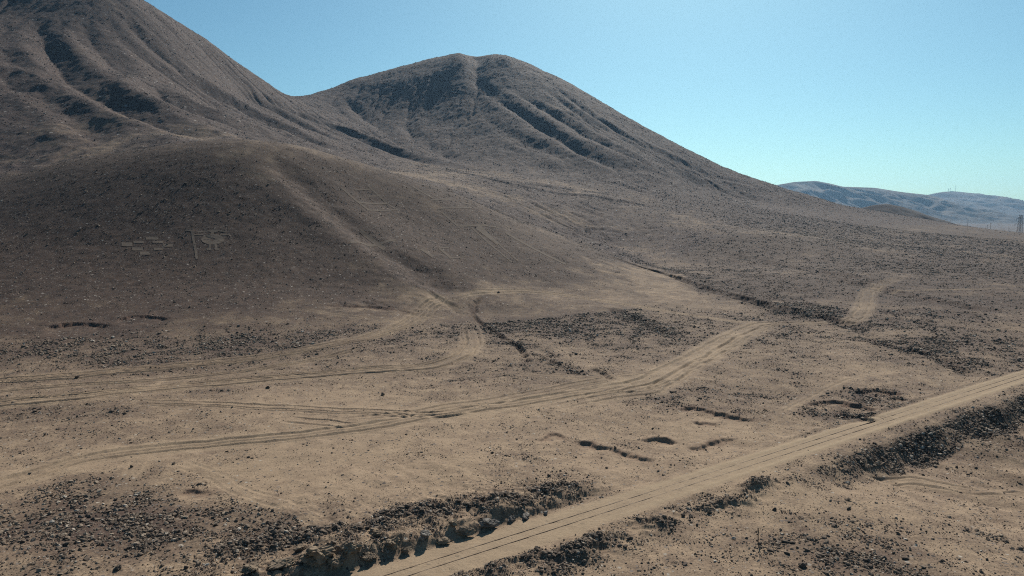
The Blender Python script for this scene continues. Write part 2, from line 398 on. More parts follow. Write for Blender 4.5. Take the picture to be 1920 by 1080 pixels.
# ------------------------------------------------------------------ scarps, runnels, gully
def scarp(pts, depth, back=5.0, jag=.35):
    """ground drops on the camera's side of the line and runs out level after `back` metres"""
    pl = line(pts)
    idx, d, al = near_line(pl, back * 1.7 + 1)
    if pl[0][0] > pl[-1][0]: d = -d
    d = d + 1.1 * jag * fbm(X[idx], Y[idx], 1.4, 4, 110)
    tap = np.minimum(1, np.minimum(al, 1 - al) * 6 + .15)
    depth *= .45; back = back * 1.7; tap = sstep(0, .16, np.minimum(al, 1 - al)) * (.7 + .4 * np.clip(.45 + 1.1 * fbm(X[idx], Y[idx], 3.5, 3, 112), 0, 1.3))
    prof = sstep(-.1, .35, d) * (1 - sstep(.8, back, d)) + 0.0
    lip = -.35 * np.exp(-((d + .5) / .5) ** 2)
    Z[idx] -= depth * tap * (prof + lip)
    PAVE[idx] -= .25 * tap * sstep(.5, 1.2, d) * (1 - sstep(1.5, back, d))
    REDD[idx] += .8 * tap * np.exp(-((d - .2) / .6) ** 2)  # reddish soil line that also paints in the scarp's shaded face
scarp([(1005, 830), (1030, 815), (1050, 815), (1068, 828)], .45, 3)
scarp([(1068, 828), (1100, 830), (1130, 836), (1165, 846), (1200, 858), (1240, 862)], .75, 5)
scarp([(1202, 828), (1215, 822), (1240, 822), (1278, 830)], .7, 4)
scarp([(1285, 840), (1310, 838), (1340, 826), (1385, 820)], .65, 3)
scarp([(1268, 770), (1290, 764), (1330, 770), (1370, 780), (1440, 790)], .75, 6)
scarp([(1295, 792), (1320, 793), (1345, 793)], .5, 3)
scarp([(1500, 760), (1560, 752), (1620, 762), (1650, 770)], .9, 4); scarp([(1590, 735), (1640, 730), (1700, 742)], .9, 4); scarp([(1560, 775), (1600, 780), (1650, 790)], .8, 3)
scarp([(80, 612), (150, 606), (215, 612)], 1.0, 6, .6); scarp([(215, 600), (260, 592), (330, 598)], .9, 6, .6)
scarp([(340, 922), (375, 920), (410, 926)], .45, 2); scarp([(800, 590), (700, 575), (600, 572)][::-1], .5, 4)
def runnel(pts, depth, width, pave=.3, red=.0, asym=0.0):
    pl = line(pts); idx, d, al = near_line(pl, width * 2.5)
    d = d + .3 * width * fbm(X[idx], Y[idx], width * 1.5, 3, 120)
    tap = sstep(0, .22, np.minimum(al, 1 - al)) * (.7 + .5 * fbm(X[idx], Y[idx], width * 4, 2, 124))
    s = np.abs(d) / width
    Z[idx] -= depth * tap * (np.maximum(0, 1 - s) ** .8 - .18 * np.exp(-((s - 1.2) / .35) ** 2))
    PAVE[idx] += pave * tap * np.exp(-(s / 1.1) ** 2); REDD[idx] += red * tap * np.exp(-(s / .8) ** 2)
    STONE[idx] *= 1 + 2.0 * pave * tap * np.exp(-(s / 1.6) ** 2)
runnel([(1085, 455), (1130, 474), (1180, 494), (1240, 513), (1300, 533), (1350, 550), (1400, 563), (1450, 576), (1500, 588), (1560, 600), (1595, 612), (1620, 622)], 2.7, 3.2, .55)
runnel([(1590, 612), (1625, 628), (1650, 645), (1700, 656), (1750, 668), (1790, 690), (1840, 712)], 1.2, 1.8, .5)
runnel([(876, 562), (884, 585), (900, 605), (935, 628), (970, 650), (985, 668), (1000, 692)], .9, .9, .3, .2)
runnel([(905, 556), (890, 572), (892, 592)], .8, .9, .1, .2)
runnel([(985, 662), (1020, 672), (1060, 688)], .6, .7, .2); runnel([(1105, 690), (1130, 700), (1150, 714)], .7, .8, .2)
runnel([(1120, 572), (1180, 590), (1230, 615), (1275, 640)], .8, 2.0, .4)
runnel([(780, 545), (815, 560), (845, 575), (880, 600)], .6, 2.5, -.35)
for p in ([(760, 300), (900, 330), (1050, 352), (1200, 372)], [(830, 318), (960, 345), (1120, 370), (1300, 398)], [(1060, 437), (1110, 432), (1160, 438)], [(1100, 330), (1180, 352), (1290, 380)], [(1540, 520), (1640, 540), (1760, 566), (1900, 590)], [(1330, 470), (1440, 492), (1560, 512), (1700, 540)]):
    runnel(p, 1.4, 4.5, .3)

def band(pts, width, pave, stone=.7):
    pave *= .8
    pl = line(pts); idx, d, al = near_line(pl, width * 2.4)
    g = np.exp(-(d / width) ** 2) * np.minimum(1, np.minimum(al, 1 - al) * 6) * np.clip(.7 + .9 * fbm(X[idx], Y[idx], width * 1.2, 3, 150), 0, 1.4)
    PAVE[idx] += pave * g; STONE[idx] += stone * g; Z[idx] += .25 * g * fbm(X[idx], Y[idx], 2.5, 3, 151)
band([(1100, 455), (1180, 482), (1260, 508), (1340, 530), (1440, 556), (1530, 582), (1585, 600)], 7, .9, 2.5)
band([(1250, 500), (1340, 505), (1450, 530), (1560, 555)], 8, .35); band([(1640, 640), (1720, 648), (1800, 672), (1860, 700)], 4, .35); band([(1660, 600), (1760, 585), (1880, 600)], 7, .35)
band([(1270, 440), (1330, 452), (1400, 470)], 10, .35); band([(1600, 480), (1720, 505), (1850, 520)], 16, .3); band([(1120, 575), (1190, 598), (1270, 635)], 3, .4)
band([(600, 575), (740, 582), (830, 600)], 7, .25); band([(930, 640), (1000, 650), (1060, 690), (1110, 700)], 2.5, .3); band([(1590, 740), (1650, 750), (1700, 745)], 3.5, .4); band([(1500, 778), (1580, 772), (1640, 790)], 3, .35)
band([(660, 990), (740, 962), (830, 950), (960, 935), (1080, 912)], 1.3, .5, 4); band([(430, 1030), (520, 1000), (620, 985)], 1.5, .35, 3)
# ------------------------------------------------------------------ vehicle tracks and paths
def ruts(pts, half=.85, w=.42, depth=.13, pale=.75, n=2, spread=0.0, seed=1):
    w *= .7; depth *= 1.2; pale *= .52
    pl = line(pts); rg = np.random.default_rng(seed)
    reach = half + w * 3 + spread + .8
    idx, d, al = near_line(pl, reach)
    wander = .35 * fbm(X[idx], Y[idx], 9, 2, 130 + seed)
    tap = np.minimum(1, np.minimum(al, 1 - al) * 8 + .25)
    offs = [-half, half] if n == 2 else [0.0]
    for k in range(int(spread * 1.6)): offs += [float(rg.uniform(-half - spread, half + spread))]
    for o in offs:
        wv = float(rg.uniform(.15, .9)) if o not in (-half, half) else 1.0
        q = (d + wander * (1 + abs(o) * .4) - o) / w
        Z[idx] -= depth * wv * tap * (np.exp(-q * q) - .55 * np.exp(-((np.abs(q) - 1.7) / .55) ** 2))
        TRACK[idx] = np.maximum(TRACK[idx], pale * wv * tap * np.exp(-(q / 1.25) ** 2))
    wide = np.exp(-(np.maximum(0, np.abs(d) - half - spread * .7) / .6) ** 2) * tap
    TRACK[idx] = np.maximum(TRACK[idx], pale * .45 * wide); PAVE[idx] -= .5 * wide * pale; STONE[idx] *= 1 - .85 * wide
# names of the runs follow the photograph from top to bottom
ruts([(-60, 722), (0, 714), (150, 701), (300, 689), (450, 674), (560, 656), (680, 634), (760, 606), (800, 575), (830, 560)], 1.1, .5, .22, .7, 2, 1.6, 1)
ruts([(-60, 742), (0, 735), (150, 722), (300, 712), (450, 698), (600, 672), (700, 648)], .6, .4, .14, .45, 2, .8, 2)
ruts([(-60, 765), (0, 758), (150, 744), (300, 728), (450, 716), (600, 703), (700, 694), (800, 688), (850, 675), (878, 655), (886, 632), (880, 610)], 1.4, .55, .24, .65, 2, 1.5, 3)
ruts([(250, 752), (400, 757), (540, 764), (680, 770), (800, 776), (900, 765)], .8, .35, .14, .35, 2, 1.2, 4)
ruts([(540, 786), (600, 792), (660, 797)], 1.0, .3, .14, .2, 2, 1.2, 5)
ruts([(-60, 925), (0, 908), (80, 884), (150, 863), (250, 846), (400, 832), (550, 819), (650, 806), (720, 795), (780, 783), (850, 774), (950, 759), (1050, 743), (1120, 731), (1170, 720)], 1.3, .5, .15, .75, 2, 1.6, 6)
ruts([(640, 790), (760, 775), (880, 757), (1000, 738), (1080, 722), (1150, 712)], 1.1, .4, .12, .45, 2, .8, 7)
ruts([(1110, 735), (1180, 722), (1230, 706), (1290, 676), (1340, 648), (1385, 624), (1420, 609), (1460, 605)], 1.6, .5, .18, .9, 2, 1.8, 8)
ruts([(1060, 760), (1150, 742), (1220, 735), (1250, 715), (1330, 670), (1400, 628), (1450, 607)], 1.2, .45, .15, .6, 2, 1.2, 9)
ruts([(850, 556), (900, 547), (980, 546), (1060, 553), (1150, 567), (1250, 584), (1350, 599), (1430, 607)], 1.2, .55, .14, .8, 2, .8, 10)
ruts([(1420, 607), (1480, 606), (1540, 605), (1590, 606), (1620, 604)], 1.3, .5, .12, .6, 2, .8, 11)
ruts([(1590, 612), (1612, 590), (1622, 570), (1628, 550), (1645, 535), (1690, 520)], 1.4, .5, .18, .75, 2, 1.6, 12)
ruts([(1640, 549), (1700, 545), (1790, 543), (1900, 542)], .8, .6, .10, .8, 1, 0, 13)
ruts([(1640, 900), (1700, 902), (1760, 909), (1850, 921), (1960, 933)], .9, .35, .10, .55, 2, .6, 14)
ruts([(1460, 771), (1490, 759), (1530, 740), (1570, 720), (1610, 707), (1680, 698)], .3, .35, .08, .7, 1, 0, 15)
ruts([(170, 965), (210, 930), (240, 895), (262, 865), (300, 848)], .8, .3, .035, .3, 2, 0, 16)
ruts([(330, 868), (400, 890), (480, 930), (560, 955), (640, 990)], .8, .3, .03, .25, 2, 0, 17)
ruts([(1230, 690), (1160, 705), (1050, 705), (960, 700)], .7, .3, .06, .25, 2, .3, 18)
ruts([(560, 575), (640, 590), (740, 600), (840, 590)], .7, .35, .06, .3, 2, .3, 19)
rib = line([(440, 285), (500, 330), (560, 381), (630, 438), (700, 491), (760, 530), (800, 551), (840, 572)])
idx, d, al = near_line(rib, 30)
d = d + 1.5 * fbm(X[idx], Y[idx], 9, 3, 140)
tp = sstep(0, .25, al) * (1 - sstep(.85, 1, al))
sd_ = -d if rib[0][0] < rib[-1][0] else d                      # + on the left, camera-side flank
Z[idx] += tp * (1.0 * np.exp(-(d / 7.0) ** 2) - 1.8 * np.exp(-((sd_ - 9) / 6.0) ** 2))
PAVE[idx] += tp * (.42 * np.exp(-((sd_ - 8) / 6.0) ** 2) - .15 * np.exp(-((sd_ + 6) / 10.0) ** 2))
print('rib side', float(sd_.min()), float(sd_.max()))
print('features', time.time() - T0)

# ------------------------------------------------------------------ ground figures: their outlines in plan, cleared of stones
def fig(poly_list):
    out = []
    for q in poly_list: out.append(np.array([hit(*p)[:2] for p in q]))
    return out
def bar(u0, v0, u1, v1, w0, w1=None):
    """strip between two pixels with a width in pixels, as a quad of pixels"""
    w1 = w0 if w1 is None else w1; dx, dy = u1 - u0, v1 - v0; L = math.hypot(dx, dy); nx, ny = -dy / L, dx / L
    return [(u0 + nx * w0 / 2, v0 + ny * w0 / 2), (u1 + nx * w1 / 2, v1 + ny * w1 / 2), (u1 - nx * w1 / 2, v1 - ny * w1 / 2), (u0 - nx * w0 / 2, v0 - ny * w0 / 2)]
def rect(u0, v0, u1, v1, sk=0): return [(u0, v0), (u1, v0), (u1 + sk, v1), (u0 + sk, v1)]
def oval(cu, cv, au, av, n=18, hole=False): return [(cu + au * math.cos(t * 2 * math.pi / n), cv + av * math.sin(t * 2 * math.pi / n)) for t in range(n)]
def ring(cu, cv, au, av, bu, bv, n=16):
    A, B = oval(cu, cv, au, av, n), oval(cu, cv, bu, bv, n)
    return [[A[i], A[(i + 1) % n], B[(i + 1) % n], B[i]] for i in range(n)]
FIGS = [
 ('geoglyph', 'round-bodied figure with two legs and raised arms cleared on the dark slope', 'geoglyph',
  ring(399, 449, 22, 10, 4.5, 3) + [rect(391, 458, 395.5, 468), rect(402, 458, 407, 468), rect(388, 466, 395, 469), rect(403, 466, 411, 469), bar(398, 442, 399, 434, 6), rect(392, 431, 408, 435.5), bar(370, 435.5, 394, 433, 2.2), bar(408, 433, 424, 434.5, 2.2), bar(364, 440.5, 382, 440, 2), bar(412, 440, 431, 440.5, 2), bar(429, 440, 433, 443.5, 2.4)]),
 ('geoglyph', 'tall narrow staff line cleared beside the round-bodied figure', 'geoglyph', [bar(360, 434, 363, 450, 5), bar(363, 449, 366, 466, 5), bar(366, 465, 369.5, 486, 5), bar(347, 432, 364, 434, 2.2)]),
 ('geoglyph', 'stepped row of seven small cleared rectangles in a diamond', 'geoglyph', [rect(273, 444, 295, 450), rect(250, 452, 270, 456.5), rect(228, 455, 248, 462), rect(248, 464, 268, 470), rect(262, 472, 281, 478), rect(288, 465, 305, 469), rect(286, 452, 306, 456), rect(306, 458, 324, 463)]),
 ('geoglyph', 'wide bar crossed by a slanting bar on the slope right of the rib', 'geoglyph', [bar(657, 454, 743, 450, 6, 3), bar(676, 432, 722, 467, 8)]),
 ('geoglyph', 'slanting ladder of thin cleared bars below the hill crest', 'geoglyph', [bar(640, 352, 692, 394, 3), bar(690, 348, 740, 391, 2.5), bar(674, 380, 726, 381, 3.5), bar(688, 394, 746, 393, 2.5), bar(665, 356, 694, 355, 2.5), bar(688, 368, 712, 367.5, 2.5)]),
 ('geoglyph', 'large arrow with a long slanting shaft on the right flank', 'geoglyph', [bar(862, 424, 914, 423, 3), bar(896, 425, 934, 458, 11, 5), bar(884, 426, 960, 492, 2.4), bar(934, 456, 972, 490, 2.4), bar(908, 423, 935, 427, 2.2)]),
 ('geoglyph', 'faint open chevron of cleared lines below the skyline of the right flank', 'geoglyph', [bar(820, 393, 885, 390, 2.6), bar(774, 350, 812, 372, 2.4), bar(828, 398, 858, 424, 2.6), bar(808, 376, 846, 374, 2.2), bar(870, 381, 884, 384, 2.2)]),
 ('geoglyph', 'short pair of slanting cleared strips low on the right flank', 'geoglyph', [bar(790, 467, 812, 482, 5), bar(822, 465, 842, 464, 2.4), bar(824, 466, 846, 484, 4), bar(846, 484, 872, 482, 2.2)]),
 ('geoglyph', 'very long cleared line running down the far end of the hill', 'geoglyph', [bar(948, 436, 1000, 466, 3.4), bar(1000, 466, 1062, 496, 3.0)]),
]
FIGW = [(a, b, c, fig(d)) for a, b, c, d in FIGS]
for a, b, c, polys in FIGW:
    for q in polys:
        lo, hi = q.min(0) - .6, q.max(0) + .6
        m = np.nonzero((X > lo[0]) & (X < hi[0]) & (Y > lo[1]) & (Y < hi[1]))
        w = inside(q, X[m], Y[m]); k = (m[0][w], m[1][w])
        STONE[k] = 0

# ------------------------------------------------------------------ materials
def mat(name, rough=.9):
    m = bpy.data.materials.new(name); m.use_nodes = True
    nt = m.node_tree; b = nt.nodes['Principled BSDF']; b.inputs['Roughness'].default_value = rough
    b.inputs['Specular IOR Level'].default_value = .15
    return m, nt, b
def nd(nt, typ, **kw):
    n = nt.nodes.new(typ)
    for k, v in kw.items():
        if k.startswith('i_'): n.inputs[int(k[2:])].default_value = v
        else: setattr(n, k, v)
    return n
def ramp(nt, stops):
    n = nt.nodes.new('ShaderNodeValToRGB'); e = n.color_ramp.elements
    while len(e) < len(stops): e.new(.5)
    for q, (p, c) in zip(e, stops): q.position = p; q.color = (*c, 1) if len(c) == 3 else c
    return n
def mixc(nt, fac, a, b, blend='MIX'):
    n = nt.nodes.new('ShaderNodeMix'); n.data_type = 'RGBA'; n.blend_type = blend
    for s, k in ((fac, 0), (a, 6), (b, 7)):
        if hasattr(s, 'is_output'): nt.links.new(s, n.inputs[k])
        elif k == 0: n.inputs[0].default_value = s
        else: n.inputs[k].default_value = (*s, 1)
    return n.outputs[2]
def mth(nt, op, a, b=None, c=None, clamp=False):
    n = nt.nodes.new('ShaderNodeMath'); n.operation = op; n.use_clamp = clamp
    for k, s in enumerate((a, b, c)):
        if s is None: continue
        if hasattr(s, 'is_output'): nt.links.new(s, n.inputs[k])
        else: n.inputs[k].default_value = s
    return n.outputs[0]
SOIL, SOIL2, SANDC = (.268, .196, .135), (.212, .152, .106), (.318, .242, .164)
DARK, DARK2, REDC = (.047, .031, .026), (.082, .055, .043), (.15, .085, .06)
def ground_mat(name, sizes, bump, pale, DARK=DARK, DARK2=DARK2, rng=(.10, .72)):
    """sizes: stone-speck sizes in metres"""
    m, nt, b = mat(name, .95); L = nt.links
    geo = nd(nt, 'ShaderNodeNewGeometry'); pos = geo.outputs['Position']
    att = nd(nt, 'ShaderNodeAttribute', attribute_name='cover'); sep = nd(nt, 'ShaderNodeSeparateColor'); L.new(att.outputs['Color'], sep.inputs[0])
    pave, trk, red = sep.outputs[0], sep.outputs[1], sep.outputs[2]
    def nz(scale, det=5, rough=.6):
        n = nd(nt, 'ShaderNodeTexNoise'); n.inputs['Scale'].default_value = scale; n.inputs['Detail'].default_value = det; n.inputs['Roughness'].default_value = rough
        L.new(pos, n.inputs['Vector']); return n.outputs['Fac']
    big, med, fine = nz(.05), nz(.45), nz(3.5)
    soil = mixc(nt, ramp_f(nt, med, .35, .65), SOIL, SOIL2)
    soil = mixc(nt, mth(nt, 'MULTIPLY', ramp_f(nt, big, .4, .65), .5), soil, (.265, .195, .13))
    dark = mixc(nt, ramp_f(nt, med, .4, .62), DARK, DARK2)
    # cover breaks up into specks
    f = mth(nt, 'ADD', pave, mth(nt, 'MULTIPLY', mth(nt, 'SUBTRACT', fine, .5), 1.1))
    f = mth(nt, 'ADD', f, mth(nt, 'MULTIPLY', mth(nt, 'SUBTRACT', med, .5), .7))
    f = ramp_f(nt, f, *rng)
    col = mixc(nt, f, soil, dark)
    grit = nz(1.15 / sizes[0], 3, .75)
    gr = ramp(nt, [(.28, (.55, .54, .53)), (.5, (1, 1, 1)), (.72, (1.28, 1.26, 1.22))]); L.new(grit, gr.inputs[0])
    col = mixc(nt, 1.0, col, gr.outputs[0], 'MULTIPLY')
    hgt = mth(nt, 'MULTIPLY_ADD', grit, .8, fine)
    for k, sz in enumerate(sizes):
        v = nd(nt, 'ShaderNodeTexVoronoi'); v.inputs['Scale'].default_value = 1 / sz; L.new(pos, v.inputs['Vector'])
        sc = nd(nt, 'ShaderNodeSeparateColor'); L.new(v.outputs['Color'], sc.inputs[0])
        dot = mth(nt, 'LESS_THAN', v.outputs['Distance'], mth(nt, 'MULTIPLY', sc.outputs[1], .42))
        on = mth(nt, 'LESS_THAN', sc.outputs[0], mth(nt, 'MULTIPLY_ADD', pave, .55, .17))
        st = mth(nt, 'MULTIPLY', dot, on)
        tone = ramp(nt, [(0, (.04, .034, .032)), (.55, (.085, .07, .062)), (.82, (.17, .14, .12)), (1, pale)]); L.new(sc.outputs[2], tone.inputs[0])
        col = mixc(nt, mth(nt, 'MULTIPLY', st, mth(nt, 'SUBTRACT', 1, trk, clamp=True)), col, tone.outputs[0])
        hgt = mth(nt, 'MULTIPLY_ADD', st, .9, hgt)
    col = mixc(nt, mth(nt, 'MULTIPLY', red, .5, clamp=True), col, REDC)
    col = mixc(nt, mth(nt, 'MULTIPLY', trk, .85, clamp=True), col, mixc(nt, fine, SANDC, (.25, .19, .125)))
    L.new(col, b.inputs['Base Color'])
    bp = nd(nt, 'ShaderNodeBump'); bp.inputs['Strength'].default_value = bump[0]; bp.inputs['Distance'].default_value = bump[1]
    L.new(hgt, bp.inputs['Height']); L.new(bp.outputs[0], b.inputs['Normal'])
    return m
def ramp_f(nt, x, a, b):
    n = nt.nodes.new('ShaderNodeMapRange'); n.clamp = True; nt.links.new(x, n.inputs[0]); n.inputs[1].default_value = a; n.inputs[2].default_value = b
    return n.outputs[0]
M_NEAR = ground_mat('desert_soil', (.16, .45), (.6, .08), (.34, .30, .25))
M_HILL = ground_mat('desert_pavement', (.3, .7), (.7, .15), (.34, .30, .26))
M_MT = ground_mat('mountain_scree', (1.0, 2.2), (.8, .5), (.36, .33, .30), (.058, .041, .038), (.098, .072, .064))

# ------------------------------------------------------------------ build the sheet as named pieces
nT, nR = X.shape
nx_ = np.zeros(X.shape + (3,), np.float32)
def sheet_normals():
    Pm = np.stack([X, Y, Z], -1)
    dt = np.roll(Pm, -1, 0) - np.roll(Pm, 1, 0)
    dr = np.empty_like(Pm); dr[:, 1:-1] = Pm[:, 2:] - Pm[:, :-2]; dr[:, 0] = Pm[:, 1] - Pm[:, 0]; dr[:, -1] = Pm[:, -1] - Pm[:, -2]
    n = np.cross(dt, dr); n /= np.linalg.norm(n, axis=-1, keepdims=True) + 1e-9
    n[n[..., 2] < 0] *= -1
    return n
NRM = sheet_normals()
vid = np.arange(nT * nR).reshape(nT, nR)
ip = np.roll(np.arange(nT), -1)
q = np.stack([vid[:, :-1], vid[ip][:, :-1], vid[ip][:, 1:], vid[:, 1:]], -1)          # (nT, nR-1, 4)
cx = 0.25 * (X[:, :-1] + X[:, 1:] + X[ip][:, 1:] + X[ip][:, :-1]); cy = 0.25 * (Y[:, :-1] + Y[:, 1:] + Y[ip][:, 1:] + Y[ip][:, :-1])
mt_left = np.array([(-2500, 300), (-400, 318), (-200, 318), (-95, 323), (-50, 348), (-60, 430), (-20, 520), (-40, 640), (-150, 760), (-255, 880), (-300, 1000), (-330, 1060), (-420, 1300), (-700, 2200), (-2500, 2200)], float)
mt_mid = np.array([(-50, 348), (0, 380), (40, 405), (72, 371), (110, 420), (200, 520), (330, 640), (520, 780), (640, 900), (600, 1300), (400, 2200), (-700, 2200), (-420, 1300), (-330, 1060), (-300, 1000), (-255, 880), (-150, 760), (-40, 640), (-20, 520), (-60, 430)], float)
piece = np.zeros(cx.shape, np.int8)
piece[inside(mt_mid, cx, cy)] = 3; piece[inside(mt_left, cx, cy)] = 2; piece[inside(hill_poly, cx, cy)] = 1
wn = (1 - HILL * sstep(1.0, 8.0, Z + 1.2 * n2)) * (1 - sstep(190, 320, RR + 25 * n1)) * (1 - MT)
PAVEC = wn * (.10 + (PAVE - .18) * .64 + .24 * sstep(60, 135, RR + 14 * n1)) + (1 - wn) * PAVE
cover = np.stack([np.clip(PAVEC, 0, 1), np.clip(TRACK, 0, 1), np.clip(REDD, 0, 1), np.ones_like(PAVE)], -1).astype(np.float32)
def make_mesh(name, verts, faces, smooth=True):
    me = bpy.data.meshes.new(name); nv, nf, k = len(verts), len(faces), faces.shape[1]
    me.vertices.add(nv); me.vertices.foreach_set('co', np.ascontiguousarray(verts, np.float32).ravel())
    me.loops.add(nf * k); me.loops.foreach_set('vertex_index', np.ascontiguousarray(faces, np.int32).ravel())
    me.polygons.add(nf); me.polygons.foreach_set('loop_start', np.arange(0, nf * k, k, dtype=np.int32))
    me.polygons.foreach_set('use_smooth', np.full(nf, smooth, bool))
    me.update(calc_edges=True); return me
flatv = np.stack([X.ravel(), Y.ravel(), Z.ravel()], -1); flatn = NRM.reshape(-1, 3); flatc = cover.reshape(-1, 4)
def struct(name, o_or_me, m):
    o = bpy.data.objects.new(name, o_or_me); o.data.materials.append(m); COL.objects.link(o); o['kind'] = 'structure'; return o
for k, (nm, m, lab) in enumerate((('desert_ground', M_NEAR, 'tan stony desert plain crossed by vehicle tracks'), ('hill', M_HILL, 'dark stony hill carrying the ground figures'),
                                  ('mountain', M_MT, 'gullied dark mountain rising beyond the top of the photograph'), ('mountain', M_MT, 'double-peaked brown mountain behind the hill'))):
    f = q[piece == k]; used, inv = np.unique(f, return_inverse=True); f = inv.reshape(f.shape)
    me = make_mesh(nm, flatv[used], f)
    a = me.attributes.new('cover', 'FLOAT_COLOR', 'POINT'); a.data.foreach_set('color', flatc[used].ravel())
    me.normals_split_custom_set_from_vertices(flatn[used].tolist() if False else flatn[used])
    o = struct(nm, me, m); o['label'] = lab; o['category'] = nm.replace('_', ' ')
print('sheet', nT, nR, time.time() - T0)

# ------------------------------------------------------------------ hills beyond the plain
def simple_mat(name, stops, scale, rough=.9, bump=0.0, coord='pos', detail=6):
    m, nt, b = mat(name, rough); L = nt.links
    n = nd(nt, 'ShaderNodeTexNoise'); n.inputs['Scale'].default_value = scale; n.inputs['Detail'].default_value = detail; n.inputs['Roughness'].default_value = .65
    if coord == 'pos':
        g = nd(nt, 'ShaderNodeNewGeometry'); L.new(g.outputs['Position'], n.inputs['Vector'])
    else:
        g = nd(nt, 'ShaderNodeTexCoord'); L.new(g.outputs['Object'], n.inputs['Vector'])
    r = ramp(nt, stops); L.new(n.outputs['Fac'], r.inputs[0]); L.new(r.outputs[0], b.inputs['Base Color'])
    if bump:
        bp = nd(nt, 'ShaderNodeBump'); bp.inputs['Strength'].default_value = .8; bp.inputs['Distance'].default_value = bump
        L.new(n.outputs['Fac'], bp.inputs['Height']); L.new(bp.outputs[0], b.inputs['Normal'])
    return m
M_FAR = simple_mat('far_hill_rock', [(.35, (.036, .030, .028)), (.5, (.062, .050, .043)), (.66, (.12, .098, .08))], .006, .95, 6)
M_DARKHILL = simple_mat('dark_hill_rock', [(.35, (.024, .018, .018)), (.6, (.042, .032, .030))], .05, .95, 1)
def far_ridge(sky_px, D, wf, wb, zb, seed, rough=.5, nx=260, ny=120, m=None, name='hill', label=''):
    w = np.array([px(u, v, D) for u, v in sky_px]); xs = np.linspace(w[0, 0], w[-1, 0], nx)
    zs = np.interp(xs, w[:, 0], w[:, 2]); k = np.ones(5) / 5; zs = np.convolve(np.pad(zs, 2, 'edge'), k, 'valid')
    t = np.concatenate([np.linspace(-1.25, 0, ny), np.linspace(0, 1.25, ny // 3)[1:]])
    XX, TT = np.meshgrid(xs, t, indexing='ij')
    YY = D + np.where(TT < 0, TT * wf, TT * wb)
    a = np.abs(TT)
    g = np.maximum(0, 1 - a) ** 1.15
    sp = 1 - 2 * np.abs(fbm(XX + .35 * YY, YY * .35, wf * .35, 4, seed, .5))
    g = g * (1 + rough * (sp - .35) * np.minimum(1, a * 2.2)) 
    ZZ = zb + np.maximum(-12, (zs[:, None] - zb) * g + np.where(a > .97, -12 * (a - .97) / .28, 0))
    ZZ += 5 * fbm(XX, YY, 90, 3, seed + 9) * np.minimum(1, a * 3)
    vid2 = np.arange(XX.size).reshape(XX.shape)
    f = np.stack([vid2[:-1, :-1], vid2[1:, :-1], vid2[1:, 1:], vid2[:-1, 1:]], -1).reshape(-1, 4)
    o = struct(name, make_mesh(name, np.stack([XX, YY, ZZ], -1).reshape(-1, 3), f), m or M_FAR); o['label'] = label; o['category'] = 'hill'
    return o
far_ridge([(1380, 395), (1420, 362), (1455, 347), (1490, 341), (1530, 339), (1556, 344), (1580, 350), (1640, 352), (1690, 360), (1745, 366), (1765, 372), (1800, 388), (1835, 402), (1875, 414), (1920, 420)], 5200, 900, 900, -34, 201, .55, label='blue hazy hill range at the end of the slope')
far_ridge([(1640, 400), (1700, 375), (1745, 364), (1765, 360), (1785, 358.5), (1800, 359.5), (1820, 362), (1834, 363), (1838, 361.5), (1846, 365), (1852, 366.5), (1870, 370), (1890, 373), (1905, 377), (1930, 384), (1970, 396), (2050, 405), (2200, 398), (2400, 408)], 7000, 1500, 1200, -36, 211, .5, label='farthest blue hill carrying three masts')
far_ridge([(1790, 412), (1830, 402), (1870, 397), (1905, 398), (1945, 388), (2010, 384), (2100, 395), (2250, 410)], 6000, 900, 500, -34, 221, .6, label='low pale foothill below the masts')
far_ridge([(1540, 425), (1580, 403), (1610, 391), (1640, 384), (1665, 382.5), (1690, 387), (1720, 396), (1750, 408), (1785, 423), (1830, 440)], 1250, 150, 160, -14, 231, .12, 120, 60, M_DARKHILL, label='small dark smooth hill behind the slope')

# ------------------------------------------------------------------ tools for built things
def thing(name, label, cat, loc=(0, 0, 0), group=None, rz=0):
    o = bpy.data.objects.new(name, None); COL.objects.link(o); o.location = loc; o.rotation_euler = (0, 0, rz)
    o['label'] = label; o['category'] = cat
    if group: o['group'] = group
    return o
class MB:
    def __init__(s): s.v = []; s.f = []
    def bar(s, a, b, w, n=4, w2=None):
        a, b = Vector(a), Vector(b); d = (b - a).normalized(); w2 = w if w2 is None else w2
        up = Vector((0, 0, 1)) if abs(d.z) < .95 else Vector((1, 0, 0)); p = d.cross(up).normalized(); q_ = d.cross(p); k = len(s.v)
        for c, r in ((a, w), (b, w2)):
            for i in range(n):
                t = 2 * math.pi * (i + .5) / n; s.v.append(c + (p * math.cos(t) + q_ * math.sin(t)) * r)
        for i in range(n): j = (i + 1) % n; s.f.append((k + i, k + j, k + n + j, k + n + i))
        s.f.append(tuple(range(k + n - 1, k - 1, -1))); s.f.append(tuple(range(k + n, k + 2 * n)))
    def build(s, name, m, parent=None):
        me = bpy.data.meshes.new(name); me.from_pydata([tuple(v) for v in s.v], [], s.f); me.materials.append(m)
        o = bpy.data.objects.new(name, me); COL.objects.link(o); o.parent = parent; return o
M_RAIL = simple_mat('rusty_rail', [(.3, (.07, .045, .03)), (.7, (.14, .09, .06))], 3, .7)
M_WOOD = simple_mat('weathered_wood', [(.3, (.05, .038, .03)), (.7, (.09, .07, .055))], 4, .9, coord='obj')
M_STEEL = simple_mat('dull_steel', [(.3, (.10, .09, .09)), (.7, (.16, .15, .145))], 2, .6, coord='obj')
M_GLASS = simple_mat('brown_porcelain', [(.3, (.05, .03, .03)), (.7, (.08, .05, .045))], 2, .4, coord='obj')

